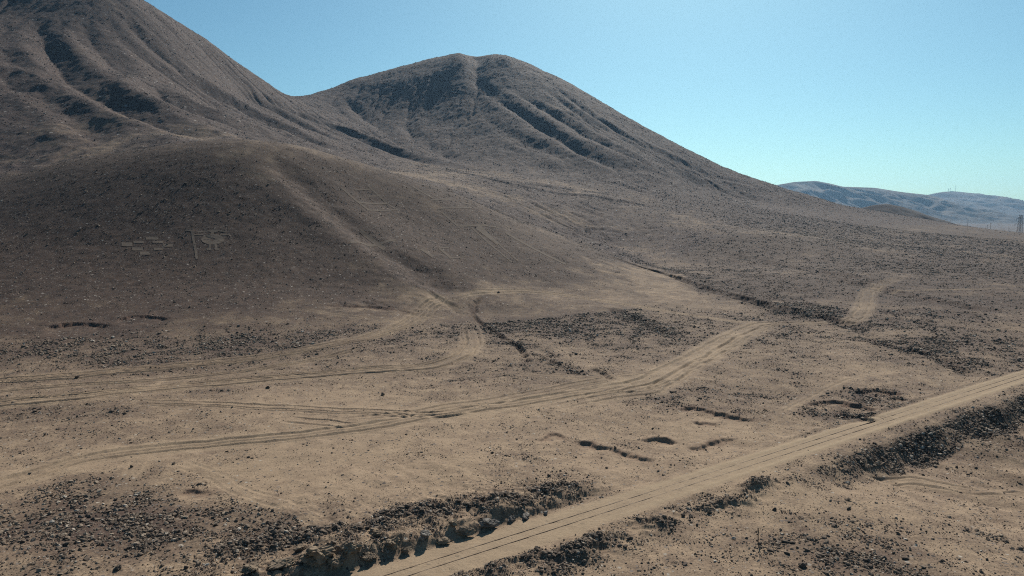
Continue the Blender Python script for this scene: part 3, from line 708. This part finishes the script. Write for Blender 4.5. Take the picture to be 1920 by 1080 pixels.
# railway: two rusty rails almost drowned in sand
c1, c2 = hit(722, 1079)[:2] - RA, hit(769, 1079)[:2] - RA
gA, gB = float(c1 @ rnor), float(c2 @ rnor)
print('gauge', gA, gB)
GAUGE = min(1.25, max(.95, gB - gA)); mid_ = .5 * (gA + gB)
ang = math.atan2(rdir[1], rdir[0])
trk_o = thing('railway_track', 'single railway track with two rusty rails nearly buried in pale sand', 'railway track', (RA[0], RA[1], BEDZ), rz=ang)
prof = [(-.062, -.12), (.062, -.12), (.062, -.10), (.012, -.085), (.012, -.004), (.024, .0), (.024, .024), (-.024, .024), (-.024, .0), (-.012, -.004), (-.012, -.085), (-.062, -.10)]
for sgn in (-1, 1):
    vv, ff = [], []; st = np.arange(-40, 330, 2.5)
    for i, s_ in enumerate(st):
        jy = .012 * math.sin(s_ * .21 + sgn) ; jz = .012 * math.sin(s_ * .13)
        for y_, z_ in prof: vv.append((s_, -(mid_ + sgn * GAUGE / 2) + y_ + jy, z_ + jz))
        if i:
            n = len(prof)
            for k in range(n): ff.append(((i - 1) * n + k, i * n + k, i * n + (k + 1) % n, (i - 1) * n + (k + 1) % n))
    me = bpy.data.meshes.new('rail'); me.from_pydata(vv, [], ff); me.materials.append(M_RAIL)
    o = bpy.data.objects.new('rail', me); COL.objects.link(o); o.parent = trk_o

# thin post among the stones right of the track
def ground(x, y): return float(gz(x, y))
p0 = hit(1421.5, 1017)
post = MB(); post.bar((0, 0, -.2), (-.03, 0, .95), .045, 6, .04); post.bar((-.03, 0, .95), (-.06, 0, 1.32), .055, 6, .05)
po = thing('post', 'thin dark leaning post standing alone among stones right of the railway', 'post', p0)
post.build('shaft', M_WOOD, po)
cl_ = MB(); cl_.bar((-.1, .02, 1.0), (.03, .02, 1.0), .03, 6); cl_.build('clamp', M_RAIL, po)

# poles of the power line
for k, (u, v0, v1, D, lab) in enumerate(((1815, 413, 428, 880, 'tall thin pole on the skyline where the slope meets the plain'), (1858, 418, 434, 880, 'taller of two neighbouring thin poles left of the lattice pylon'),
                                      (1851, 425, 437, 800, 'shorter of two neighbouring thin poles left of the lattice pylon'), (1892, 427, 435, 1000, 'faint small pole close beside the lattice pylon'))):
    x, y, _ = px(u, v0, D); zt = px(u, v0, D)[2]; zg = ground(x, y); h = max(5.0, zt - zg)
    t = thing('utility_pole', lab, 'pole', (x, y, zg), 'poles of the power line')
    b = MB(); b.bar((0, 0, -.5), (0, 0, h), .24, 6, .17); b.build('shaft', M_WOOD, t)
    b = MB(); b.bar((-1.1, .1, h - .6), (1.1, -.1, h - .6), .09); b.build('crossarm', M_WOOD, t)
    for sx in (-.95, .95):
        b = MB(); b.bar((sx, 0, h - .55), (sx, 0, h - .2), .09, 6); b.build('insulator', M_GLASS, t)
# lattice pylon
x, y, zt = px(1914.5, 403, 860); zg = ground(x, y); h = zt - zg
t = thing('transmission_pylon', 'steel lattice pylon with two crossarms at the edge of the plain', 'pylon', (x, y, zg))
wb_, wt_ = 2.4, 1.15
def corner(i, f): sx, sy = ((-1, -1), (1, -1), (1, 1), (-1, 1))[i]; w = wb_ + (wt_ - wb_) * f; return (sx * w, sy * w, h * f)
for i in range(4):
    b = MB(); b.bar(corner(i, -.01), corner(i, 1), .16); b.build('leg', M_STEEL, t)
b = MB()
for k in range(9):
    f0, f1 = k / 9, (k + 1) / 9
    for i in range(4):
        j = (i + 1) % 4; b.bar(corner(i, f0), corner(j, f1), .07); b.bar(corner(j, f0), corner(i, f1), .07); b.bar(corner(i, f1), corner(j, f1), .07)
b.build('bracing', M_STEEL, t)
for f, L_ in ((.80, 5.2), (.52, 6.6)):
    for sx in (-1, 1):
        b = MB(); zz = h * f
        for sy in (-1, 1):
            b.bar((sx * 1.3, sy * 1.2, zz), (sx * L_, 0, zz + .3), .10); b.bar((sx * 1.3, sy * 1.2, zz + 1.6), (sx * L_, 0, zz + .35), .08)
        a_ = b.build('crossarm', M_STEEL, t)
        b = MB()
        for n in range(7): b.bar((sx * L_, 0, zz + .2 - .38 * n), (sx * L_, 0, zz + .02 - .38 * n), .42, 8, .30)
        b.bar((sx * L_, 0, zz + .3), (sx * L_, 0, zz - 2.6), .08, 6)
        b.build('insulator', M_GLASS, a_)
# masts on the farthest hill
for u, vt, vb, lab, dish in ((1778, 353.5, 359, 'left one of a close pair of short masts on the farthest hill', 1), (1781.3, 353, 359, 'right one of a close pair of short masts on the farthest hill', 1), (1791.5, 347.5, 360, 'tall needle mast on the farthest hill', 0)):
    D = 6990; x, y, zb = px(u, vb, D); zt = px(u, vt, D)[2]; h = zt - zb
    t = thing('radio_mast', lab, 'mast', (x, y, zb - 6), 'masts on the farthest hill')
    b = MB()
    for k in range(3):
        a = k * 2.094; b.bar((1.8 * math.cos(a), 1.8 * math.sin(a), 0), (.8 * math.cos(a), .8 * math.sin(a), h + 6), .45 if dish else .35)
    for k in range(8): b.bar((1.4, 0, 6 + k * h / 8), (-1.4, .6, 6 + (k + 1) * h / 8), .25)
    b.build('shaft', M_STEEL, t)
    if dish:
        b = MB(); b.bar((-2.8, -1, h + 1), (-2.8, -2, h + 1), 2.6, 10, 2.0); b.bar((-2.8, -1, h + 1), (0, 0, h + 1), .4); b.build('dish', M_STEEL, t)
        b = MB(); b.bar((2.6, -1, h + 3.2), (2.6, -2, h + 3.2), 2.0, 10, 1.6); b.bar((2.6, -1, h + 3.2), (0, 0, h + 3.2), .4); b.build('dish', M_STEEL, t)
x, y, z = px(1785, 359, 6985)
t = thing('equipment_hut', 'low flat hut beside the masts on the farthest hill', 'hut', (x, y, z - 8))
b = MB(); b.bar((-14, 0, 4), (14, 0, 4), 7); b.build('wall', M_STEEL, t)
b = MB(); b.bar((-15, 0, 9.3), (15, 0, 9.3), 1.4); b.build('roof', M_WOOD, t)

# ------------------------------------------------------------------ ground figures as cleared, slightly sunk soil with a low stone rim
M_CLEAR = simple_mat('cleared_soil', [(.3, (.105, .079, .061)), (.7, (.148, .113, .087))], 1.3, .95, .03)
M_CLEAR2 = simple_mat('faint_cleared_soil', [(.3, (.074, .055, .042)), (.7, (.112, .085, .066))], 1.3, .95, .03)
for nm, lab, cat, polys in FIGW:
    vv, ff = [], []; n = 6
    for q_ in polys:
        k = len(vv); m_ = 10 if max(np.ptp(q_[:, 0]), np.ptp(q_[:, 1])) > 4 else 4
        m_ = int(min(40, max(3, np.linalg.norm(q_[0] - q_[1]) / .8))); n_ = int(min(40, max(2, np.linalg.norm(q_[1] - q_[2]) / .5)))
        for i in range(m_ + 1):
            for j in range(n_ + 1):
                a, b_ = i / m_, j / n_
                p_ = (q_[0] * (1 - a) + q_[1] * a) * (1 - b_) + (q_[3] * (1 - a) + q_[2] * a) * b_
                vv.append((p_[0], p_[1]))
        for i in range(m_):
            for j in range(n_):
                a0 = k + i * (n_ + 1) + j; ff.append((a0, a0 + n_ + 1, a0 + n_ + 2, a0 + 1))
    xy = np.array(vv); o_ = xy.mean(0); zz = gz(xy[:, 0], xy[:, 1]) + .07; z0 = float(zz.mean())
    jit = np.random.default_rng(len(vv)).normal(0, .03, xy.shape)
    co = np.c_[xy + jit - o_, zz - z0]
    me = bpy.data.meshes.new(nm); me.from_pydata(co.tolist(), [], ff); me.materials.append(M_CLEAR if o_[0] < -70 and 'ladder' not in lab else M_CLEAR2); me.update()
    if sum(p.normal.z for p in me.polygons) < 0: me.flip_normals()
    for p in me.polygons: p.use_smooth = True
    o = bpy.data.objects.new(nm, me); o.location = (o_[0], o_[1], z0); COL.objects.link(o)
    o['label'] = lab; o['category'] = cat; o['group'] = 'ground figures on the hill'

# ------------------------------------------------------------------ stones
import bmesh
def rock_mesh(name, npts, seed, sq=(1, .8, .6), m=None):
    rg = np.random.default_rng(seed); bm = bmesh.new()
    for k in range(npts):
        d = rg.normal(size=3); d /= np.linalg.norm(d); d *= rg.uniform(.82, 1.0); bm.verts.new((d[0] * sq[0], d[1] * sq[1], d[2] * sq[2]))
    r_ = bmesh.ops.convex_hull(bm, input=bm.verts)
    loose = [v for v in bm.verts if not v.link_faces]; bmesh.ops.delete(bm, geom=loose, context='VERTS')
    bmesh.ops.scale(bm, vec=(.5, .5, .5), verts=bm.verts)
    bmesh.ops.recalc_face_normals(bm, faces=bm.faces)
    me = bpy.data.meshes.new(name); bm.to_mesh(me); bm.free()
    if m: me.materials.append(m)
    return me
def stone_mat(name, stops):
    m, nt, b = mat(name, .9); L = nt.links
    oi = nd(nt, 'ShaderNodeObjectInfo'); r_ = ramp(nt, stops); r_.color_ramp.interpolation = 'LINEAR'; L.new(oi.outputs['Random'], r_.inputs[0])
    g = nd(nt, 'ShaderNodeNewGeometry'); n = nd(nt, 'ShaderNodeTexNoise'); n.inputs['Scale'].default_value = 9; n.inputs['Detail'].default_value = 6; L.new(g.outputs['Position'], n.inputs['Vector'])
    c = mixc(nt, ramp_f(nt, n.outputs['Fac'], .35, .7), r_.outputs[0], (.18, .145, .11)); c = mixc(nt, .45, r_.outputs[0], c)
    L.new(c, b.inputs['Base Color'])
    bp = nd(nt, 'ShaderNodeBump'); bp.inputs['Strength'].default_value = .5; bp.inputs['Distance'].default_value = .04; L.new(n.outputs['Fac'], bp.inputs['Height']); L.new(bp.outputs[0], b.inputs['Normal'])
    return m
M_STONE = stone_mat('desert_stone', [(0, (.062, .046, .037)), (.5, (.125, .094, .073)), (.78, (.20, .153, .115)), (.93, (.29, .235, .18)), (1, (.42, .38, .33))])
M_DSTONE = stone_mat('varnished_stone', [(0, (.045, .032, .026)), (.7, (.09, .066, .052)), (1, (.17, .13, .10))])
M_PALE = stone_mat('pale_stone', [(0, (.30, .28, .25)), (1, (.45, .42, .38))])
M_SPECK = stone_mat('mountain_stone', [(0, (.050, .038, .036)), (.45, (.088, .069, .063)), (.78, (.16, .132, .117)), (.93, (.32, .285, .25)), (1, (.46, .42, .37))])  # random stone tones, with a larger pale share for bright specks
src = bpy.data.collections.new('stone_shapes')                # source shapes only; not linked to the scene
for k in range(10):
    o = bpy.data.objects.new('stone_shape', rock_mesh('stone', 13 + k % 4, 500 + k, (1, .62 + .03 * k, .42 + .03 * k), M_STONE)); src.objects.link(o)
src2 = bpy.data.collections.new('pale_stone_shapes')
for k in range(6):
    o = bpy.data.objects.new('stone_shape', rock_mesh('stone', 11 + k % 3, 540 + k, (1, .7, .55 + .03 * k), M_SPECK)); src2.objects.link(o)

def gn_tree(src):
    ng = bpy.data.node_groups.new('scatter_stones', 'GeometryNodeTree')
    ng.interface.new_socket('Geometry', in_out='INPUT', socket_type='NodeSocketGeometry'); ng.interface.new_socket('Geometry', in_out='OUTPUT', socket_type='NodeSocketGeometry')
    N, L = ng.nodes, ng.links
    gi, go = N.new('NodeGroupInput'), N.new('NodeGroupOutput')
    ci = N.new('GeometryNodeCollectionInfo'); ci.inputs[0].default_value = src; ci.inputs[1].default_value = True; ci.inputs[2].default_value = True
    ip_ = N.new('GeometryNodeInstanceOnPoints'); ip_.inputs['Pick Instance'].default_value = True
    def na(nm, t):
        a = N.new('GeometryNodeInputNamedAttribute'); a.data_type = t; a.inputs[0].default_value = nm; return a.outputs[0]
    m2p = N.new('GeometryNodeMeshToPoints')
    L.new(gi.outputs[0], m2p.inputs[0]); L.new(m2p.outputs[0], ip_.inputs['Points']); L.new(ci.outputs[0], ip_.inputs['Instance'])
    L.new(na('pick', 'INT'), ip_.inputs['Instance Index']); L.new(na('size', 'FLOAT_VECTOR'), ip_.inputs['Scale'])
    e2r = N.new('FunctionNodeEulerToRotation'); L.new(na('turn', 'FLOAT_VECTOR'), e2r.inputs[0]); L.new(e2r.outputs[0], ip_.inputs['Rotation'])
    L.new(ip_.outputs[0], go.inputs[0]); return ng
NG, NG2 = gn_tree(src), gn_tree(src2)
def scatter(name, label, cat, x, y, size, ng=None):
    n = len(x); z = gz(x, y) + size * .08
    me = bpy.data.meshes.new(name); me.vertices.add(n); me.vertices.foreach_set('co', np.c_[x, y, z].astype(np.float32).ravel())
    a = me.attributes.new('pick', 'INT', 'POINT'); a.data.foreach_set('value', RNG.integers(0, 60, n).astype(np.int32))
    sc_ = size[:, None] * RNG.uniform(.75, 1.25, (n, 3)); a = me.attributes.new('size', 'FLOAT_VECTOR', 'POINT'); a.data.foreach_set('vector', sc_.astype(np.float32).ravel())
    rt = np.c_[RNG.normal(0, .35, n), RNG.normal(0, .35, n), RNG.uniform(0, 6.283, n)]; a = me.attributes.new('turn', 'FLOAT_VECTOR', 'POINT'); a.data.foreach_set('vector', rt.astype(np.float32).ravel())
    o = bpy.data.objects.new(name, me); COL.objects.link(o); md = o.modifiers.new('scatter', 'NODES'); md.node_group = ng or NG
    o['kind'] = 'stuff'; o['label'] = label; o['category'] = cat
    return o
def sample(n, r0, r1, med, sig, lo, hi, grow=0.0, where=None, power=2.0, boost=.8):
    """random stones in the ring r0..r1, thinned by the stone cover and by clustering noise"""
    u_ = RNG.uniform(0, 1, n); r = (r0 ** power + u_ * (r1 ** power - r0 ** power)) ** (1 / power); t = RNG.uniform(R(-40.5), R(40.5), n)
    x, y = np.sin(t) * r, np.cos(t) * r
    den = np.clip(gz(x, y, STONE), 0, 6) * np.clip(.13 + 1.1 * gz(x, y, np.clip(PAVE, 0, 1)), 0, 1.3)
    cn = fbm(x, y, 3.2 * max(1, r0 / 90), 3, 300); den *= np.clip(.25 + 1.9 * np.maximum(0, cn + .18), 0, 1.6)
    den *= 1 - .8 * np.clip(gz(x, y, TRACK), 0, 1)
    if where is not None: den *= where(x, y)
    k = RNG.uniform(0, 1, n) < den * .5
    x, y, r = x[k], y[k], r[k]
    s = np.clip(med * np.exp(sig * RNG.normal(size=len(x))) * (.68 + 1.15 * boost * np.clip(gz(x, y, PAVE) - .28, 0, .7)), lo, hi) * (r / r0) ** grow
    return x, y, s
nx1, ny1, ns1 = sample(950000, 45, 235, .10, .52, .05, .48, .55, lambda x, y: (1 - sstep(160, 235, np.hypot(x, y))) * (1 - inside(hill_poly, x, y) * sstep(150, 175, np.hypot(x, y))), 1.0, 1.5)
notm = lambda x, y: 1 - gz(x, y, MT)
hill_in = lambda x, y: inside(hill_poly, x, y) * 1.0
print('gauge etc', time.time() - T0)
def project(x, y, z):
    dz_ = z - CAM_H; d = y * CP - dz_ * SP; up = y * SP + dz_ * CP
    return 960 + F * x / d, 540 - F * up / d
u1, v1 = project(nx1, ny1, gz(nx1, ny1))
rank = ns1 / np.hypot(nx1, ny1); rank[(u1 < 0) | (u1 > 1920) | (v1 > 1080)] = 0
rd1 = (nx1 - RA[0]) * rnor[0] + (ny1 - RA[1]) * rnor[1]; rs1 = (nx1 - RA[0]) * rdir[0] + (ny1 - RA[1]) * rdir[1]
big = np.argsort(-rank)[:265]
keep = np.ones(len(nx1), bool); keep[big] = False
scatter('loose_stones', 'countless dark stones strewn over the tan ground', 'stones', nx1[keep], ny1[keep], ns1[keep])
hx, hy, hs = sample(300000, 146, 345, .125, .5, .08, .8, .3, hill_in)
scatter('loose_stones', 'dense dark stones covering the hill', 'stones', hx, hy, hs)
mx, my, ms = sample(800000, 150, 720, .135, .5, .08, .8, .75, lambda x, y: (1 - hill_in(x, y)) * notm(x, y) * sstep(150, 225, np.hypot(x, y)), 1.3)
scatter('loose_stones', 'dark stones strewn over the plain and the fan', 'stones', mx, my, ms)
tx, ty, ts = sample(420000, 330, 1230, .36, .45, .2, 1.4, .45, lambda x, y: gz(x, y, MT) * .8 + .15, 1.2)
scatter('loose_stones', 'countless stones scattered over the mountain flanks', 'stones', tx, ty, ts, NG2)
print('stones', len(nx1), len(hx), len(mx), len(tx), time.time() - T0)

# the stones one can pick out singly
ROCKS = [rock_mesh('rock', 20 + k, 700 + k, (1, .70 + .03 * (k % 6), .50 + .04 * (k % 5)), M_DSTONE if k % 3 else M_STONE) for k in range(12)]
def zone(i):
    if rd1[i] < 0 and bankL_at(nx1[i], ny1[i]) > .3 and rd1[i] > -9: return 'rocks on the crumbling bank of the railway cutting', 'dark rock on the crumbling bank beside the railway cutting'
    if 2.5 < rd1[i] < 11 and rs1[i] > sB: return 'rocks on the railway embankment slope', 'dark angular rock on the shaded embankment slope below the railway'
    if 2.5 < rd1[i] < 11: return 'rocks of the spoil heaps', 'dark rock in the rubble heaps between the railway and the stony plain'
    if rd1[i] > 0: return 'stones on the plain with the post', 'dark stone on the stony plain around the thin post'
    if u1[i] < 560 and v1[i] > 880: return 'stones of the dense lower field', 'dark stone in the dense stone field at the lower left corner'
    return 'stones on the tan flat', 'dark stone lying on the tan flat between vehicle tracks and railway'
def bankL_at(x, y): return float(gz(x, y, bankL.astype(np.float32)))
def put_rock(x, y, s, label, group=None, mesh=None, name='rock', sink=.12, sc=(1, 1, 1), cat='rock', rz=None):
    o = bpy.data.objects.new(name, mesh or ROCKS[int(RNG.integers(0, 12))]); COL.objects.link(o)
    o.location = (x, y, ground(x, y) + s * (.25 - sink)); o.scale = (s * sc[0], s * sc[1], s * sc[2])
    o.rotation_euler = (RNG.normal(0, .2), RNG.normal(0, .2), RNG.uniform(0, 6.28) if rz is None else rz)
    o['label'] = label; o['category'] = cat
    if group: o['group'] = group
    return o
LAND = [((923, 850), 'the round dark boulder'), ((247, 876), 'the tilted rock at the track fork'), ((718, 741), 'the largest rock between the tracks'), ((502, 728), 'the rock below the upper ruts'),
        ((222, 1068), 'the pointed rock at the bottom edge'), ((387, 1062), 'the white stone'), ((598, 1050), 'the biggest outcrop'), ((736, 1024), 'the cracked brown block'), ((660, 1032), 'the craggy dark outcrop of the bank'),
        ((870, 1002), 'the undercut ledge by the track bed'), ((958, 977), 'the pale ledge row by the track bed'), ((1024, 964), 'the separate pale flat boulder'), ((1090, 912), 'the far end of the cutting bank'), ((1505, 1062), 'the black jagged rock'), ((1288, 969), 'the pair of dark boulders'),
        ((1452, 957), 'the boulder beside the long heap'), ((1375, 942), 'the long rubble heap'), ((1422, 1018), 'the thin post'), ((1742, 841), 'the reddish boulder'), ((1220, 985), 'the rubble heap nearest the rails'), ((1100, 1030), 'the middle rubble heap'), ((960, 1062), 'the lowest rubble heap'),
        ((332, 967), 'the round clump of black rocks'), ((1125, 836), 'the long wavering scarp'), ((1335, 772), 'the upper scarp'), ((1345, 832), 'the scarp closest to the rails'), ((1840, 920), 'the faint right-hand track'), ((100, 985), 'the dense stone field'), ((1820, 760), 'the far embankment'), ((1600, 830), 'the near embankment'),
        ((1430, 905), 'the small heap under the rails'), ((790, 955), 'the stony mound above the bank'), ((560, 1010), 'the mound left of the bank'), ((1180, 725), 'the widest bend of the tracks'), ((1640, 745), 'the dark hollows'), ((150, 845), 'the lower vehicle track'), ((1700, 1000), 'the open plain beyond the post')]
LANDW = [(hit(*a)[:2], b_) for a, b_ in LAND]
NUM = ('half a metre', 'one metre', 'two metres', 'three metres', 'four metres', 'five metres', 'six metres', 'seven metres', 'eight metres', 'nine metres', 'ten metres', 'eleven metres', 'twelve metres')
seen_labels = set()
SHAPES = (('flat', (1.15, 1.0, .6)), ('long', (1.45, .85, .85)), ('blocky', (1.0, 1.0, 1.0)))
for n_, i in enumerate(big):
    p_ = np.array([nx1[i], ny1[i]]); order = sorted(range(len(LANDW)), key=lambda q_: np.linalg.norm(LANDW[q_][0] - p_)); done = False
    for k in order[:7]:
        e = p_ - LANDW[k][0]; m_ = min(12, int(round(np.linalg.norm(e))))
        side = ('beyond' if e[1] > 0 else 'in front of') if abs(e[1]) > abs(e[0]) else ('left of' if e[0] < 0 else 'right of')
        for t_ in range(3):
            w_, sc_ = SHAPES[(n_ + t_) % 3]; lab = ' '.join((w_, 'dark', 'rock' if ns1[i] > .3 else 'stone', NUM[m_], side, LANDW[k][1]))
            if lab not in seen_labels: done = True; break
        if done: break
    seen_labels.add(lab)
    put_rock(float(nx1[i]), float(ny1[i]), float(ns1[i]), lab, zone(i)[0], name='rock', sc=sc_)
# ones that stand out
def boulder_mesh(name, seed, sq, m, amp=.22, sub=3):
    rg = np.random.default_rng(seed + 900); bm = bmesh.new()
    for k in range(22):
        d = rg.normal(size=3); d /= np.linalg.norm(d); d *= rg.uniform(.36, .5); bm.verts.new(d)
    bmesh.ops.convex_hull(bm, input=bm.verts); bmesh.ops.delete(bm, geom=[v for v in bm.verts if not v.link_faces], context='VERTS')
    for k in range(2 if sub < 4 else 3): bmesh.ops.subdivide_edges(bm, edges=bm.edges[:], cuts=1, use_grid_fill=True)
    bmesh.ops.triangulate(bm, faces=bm.faces[:])
    P_ = np.array([v.co[:] for v in bm.verts])
    d_ = fbm(P_[:, 0] * 2 + P_[:, 2] * 1.1 + seed, P_[:, 1] * 2 - P_[:, 2] * 1.3, .8, 4, seed) * amp - np.abs(fbm(P_[:, 0] - P_[:, 2] * .8, P_[:, 1] + P_[:, 2] * .8, .22, 3, seed + 3)) * amp * .9
    for v, d0 in zip(bm.verts, d_): v.co = v.co * (1 + float(d0))
    bmesh.ops.recalc_face_normals(bm, faces=bm.faces)
    me = bpy.data.meshes.new(name); bm.to_mesh(me); bm.free(); me.materials.append(m); return me
M_BANK = simple_mat('bank_rock', [(.3, (.09, .07, .055)), (.5, (.19, .145, .105)), (.7, (.27, .21, .145))], 1.6, .95, .12, detail=8)
M_LEDGE = simple_mat('salty_ledge', [(.3, (.07, .06, .055)), (.52, (.16, .145, .13)), (.72, (.34, .32, .29))], 2.2, .95, .1, detail=8)
for u, v, s, lab, m_, sc in (
    (923, 850, .42, 'round dark boulder alone on the bare tan flat', M_DSTONE, (1.2, 1, .9)),
    (247, 876, .50, 'dark tilted rock beside the fork of faint wheel tracks', M_DSTONE, (.9, .8, 1.0)),
    (326, 870, .50, 'wedge-shaped dark rock right of the faint wheel track fork', M_DSTONE, (1.2, .8, .8)),
    (718, 741, .85, 'largest dark rock between the upper and lower vehicle tracks', M_DSTONE, (1, 1, 1)),
    (502, 728, .75, 'dark rock just below the upper pair of wheel ruts', M_DSTONE, (1.2, 1, .8)),
    (145, 708, .7, 'flat dark rock on the uppermost wheel rut', M_DSTONE, (1.4, 1, .6)),
    (222, 1068, .62, 'pointed dark rock at the bottom edge of the dense stone field', M_STONE, (1.1, 1, 1)),
    (387, 1062, .50, 'white stone in a short row of dark rocks near the bottom edge', M_PALE, (1.1, .8, .7)),
    (372, 1060, .55, 'brown rock touching the white stone near the bottom edge', M_STONE, (1, 1, 1)),
    (349, 1066, .45, 'dark rock at the left end of the row with the white stone', M_DSTONE, (1, 1, .9)),
    (598, 1050, 2.6, 'biggest rounded earthy outcrop in the bank of the railway cutting', M_BANK, (1.25, 1, .75)),
    (528, 1062, 2.0, 'low broad outcrop left of the biggest outcrop in the cutting bank', M_BANK, (1.5, 1, .6)),
    (660, 1032, 1.7, 'craggy dark outcrop right of the biggest outcrop in the cutting bank', M_BANK, (1.2, .9, .8)),
    (736, 1024, 1.5, 'cracked brown block in the middle of the cutting bank', M_BANK, (1.1, .9, .8)),
    (795, 1008, 1.3, 'grey block above the foot of the cutting bank', M_LEDGE, (1.2, .9, .7)),
    (870, 1002, 1.5, 'undercut earthy ledge beside the sandy track bed', M_BANK, (1.6, .8, .55)),
    (918, 986, 1.6, 'pale salt-crusted ledge, widest of the row along the track bed', M_LEDGE, (1.7, .8, .6)),
    (958, 977, .95, 'pale rounded ledge block in the middle of the row along the track bed', M_LEDGE, (1.0, .9, .8)),
    (985, 972, 1.1, 'pale ledge block at the far end of the row along the track bed', M_LEDGE, (1.6, .8, .6)),
    (1024, 964, .62, 'separate pale flat boulder lying at the edge of the track bed', M_LEDGE, (1.5, .9, .6)),
    (160, 1064 - 60, .5, 'brown rock on a small mound in the dense stone field', M_STONE, (1, 1, 1)),
    (1505, 1062, .7, 'black jagged rock below the thin post', M_DSTONE, (1.2, 1, 1)),
    (1281, 968, .5, 'left of two dark boulders lying close together beside the track', M_DSTONE, (1, 1, .9)), (1296, 970, .5, 'right of two dark boulders lying close together beside the track', M_DSTONE, (1, 1, .9)),
    (470, 1072, 1.6, 'tan crumbling outcrop at the left end of the cutting bank', M_BANK, (1.4, 1, .6)), (562, 1032, 1.1, 'small tan outcrop on top of the cutting bank', M_BANK, (1.3, 1, .6)),
    (628, 1062, 1.5, 'brown block at the foot of the biggest outcrop', M_BANK, (1.2, 1, .7)), (694, 1048, 1.4, 'slumped brown block low in the cutting bank near the rails', M_BANK, (1.3, .9, .7)), (760, 1036, 1.0, 'small tan block at the foot of the cracked brown block', M_BANK, (1.2, .9, .7)),
    (830, 1018, 1.1, 'dark brown block left of the undercut ledge', M_BANK, (1.3, .9, .75)), (850, 984, .95, 'tan block on the bank top above the undercut ledge', M_BANK, (1.2, 1, .7)), (706, 1004, 1.0, 'tan knob on the bank top above the craggy outcrop', M_BANK, (1.2, 1, .7)),
    (1452, 957, .5, 'dark boulder rolled clear of the long rubble heap', M_DSTONE, (1, 1, 1)), (1425, 1021, .42, 'dark rock at the foot of the thin post', M_DSTONE, (1.1, 1, 1)),
    (1742, 841, .55, 'reddish brown boulder just below the embankment slope', M_STONE, (1.1, 1, .9)), (1693, 846, .5, 'dark boulder left of the reddish boulder below the embankment', M_DSTONE, (1.1, 1, .9)),
    (1301, 614, 1.1, 'brown boulder on the slope below the crossing track', M_STONE, (1, 1, .9)), (935, 549, 1.0, 'single dark boulder on the upper crossing track', M_DSTONE, (1, 1, .9)),
    (1080, 665, .8, 'dark boulder on the open slope right of the runnel', M_DSTONE, (1, 1, .9)), (1120, 630, .8, 'tan boulder on the slope above the open flat', M_STONE, (1, 1, 1)),
):
    q_ = hit(u, v); rg_ = int(u * 3 + v)
    o = put_rock(q_[0], q_[1], s * (1.0 if s < 1 else 1.0), lab, None, boulder_mesh('boulder', rg_ % 97, (1, 1, 1), m_, .36 if s > .9 else .2, 4 if s > .9 else 2), 'boulder', .10 if s > .9 else .05, sc, 'boulder', ang + RNG.normal(0, .35) if s > .9 else None)
# round clump of rocks on the flat, one label each by place
cc = hit(332, 967)
for k, (dx, dy, s_, w_) in enumerate(((-.35, 0, .42, 'left rock'), (0, .22, .5, 'rear rock'), (.36, .05, .42, 'right rock'), (.05, -.22, .34, 'front rock'), (.02, .02, .45, 'topmost rock'))):
    o = put_rock(cc[0] + dx * 1.1, cc[1] + dy * 1.1, s_, w_ + ' in the small round clump of black rocks on the flat', 'rocks of the round clump')
    if k == 4: o.location.z += .25
print('rocks', time.time() - T0)

# ------------------------------------------------------------------ air
hz_m = bpy.data.materials.new('haze'); hz_m.use_nodes = True; nt = hz_m.node_tree; nt.nodes.clear()
pv = nt.nodes.new('ShaderNodeVolumePrincipled'); om = nt.nodes.new('ShaderNodeOutputMaterial')
pv.inputs['Color'].default_value = (.38, .66, 1.0, 1); pv.inputs['Density'].default_value = 3.9e-5; pv.inputs['Anisotropy'].default_value = 0.45
nt.links.new(pv.outputs[0], om.inputs['Volume'])
b = 9300.0; z0, z1 = -60.0, 460.0
hv = [(-b, -b, z0), (b, -b, z0), (b, b, z0), (-b, b, z0), (-b, -b, z1), (b, -b, z1), (b, b, z1), (-b, b, z1)]
me = bpy.data.meshes.new('haze'); me.from_pydata(hv, [], [(3, 2, 1, 0), (4, 5, 6, 7), (0, 1, 5, 4), (1, 2, 6, 5), (2, 3, 7, 6), (3, 0, 4, 7)]); me.materials.append(hz_m)
o = bpy.data.objects.new('haze', me); COL.objects.link(o); o['kind'] = 'stuff'; o['label'] = 'pale blue haze in the air over the plain'; o['category'] = 'haze'
print('done', time.time() - T0)
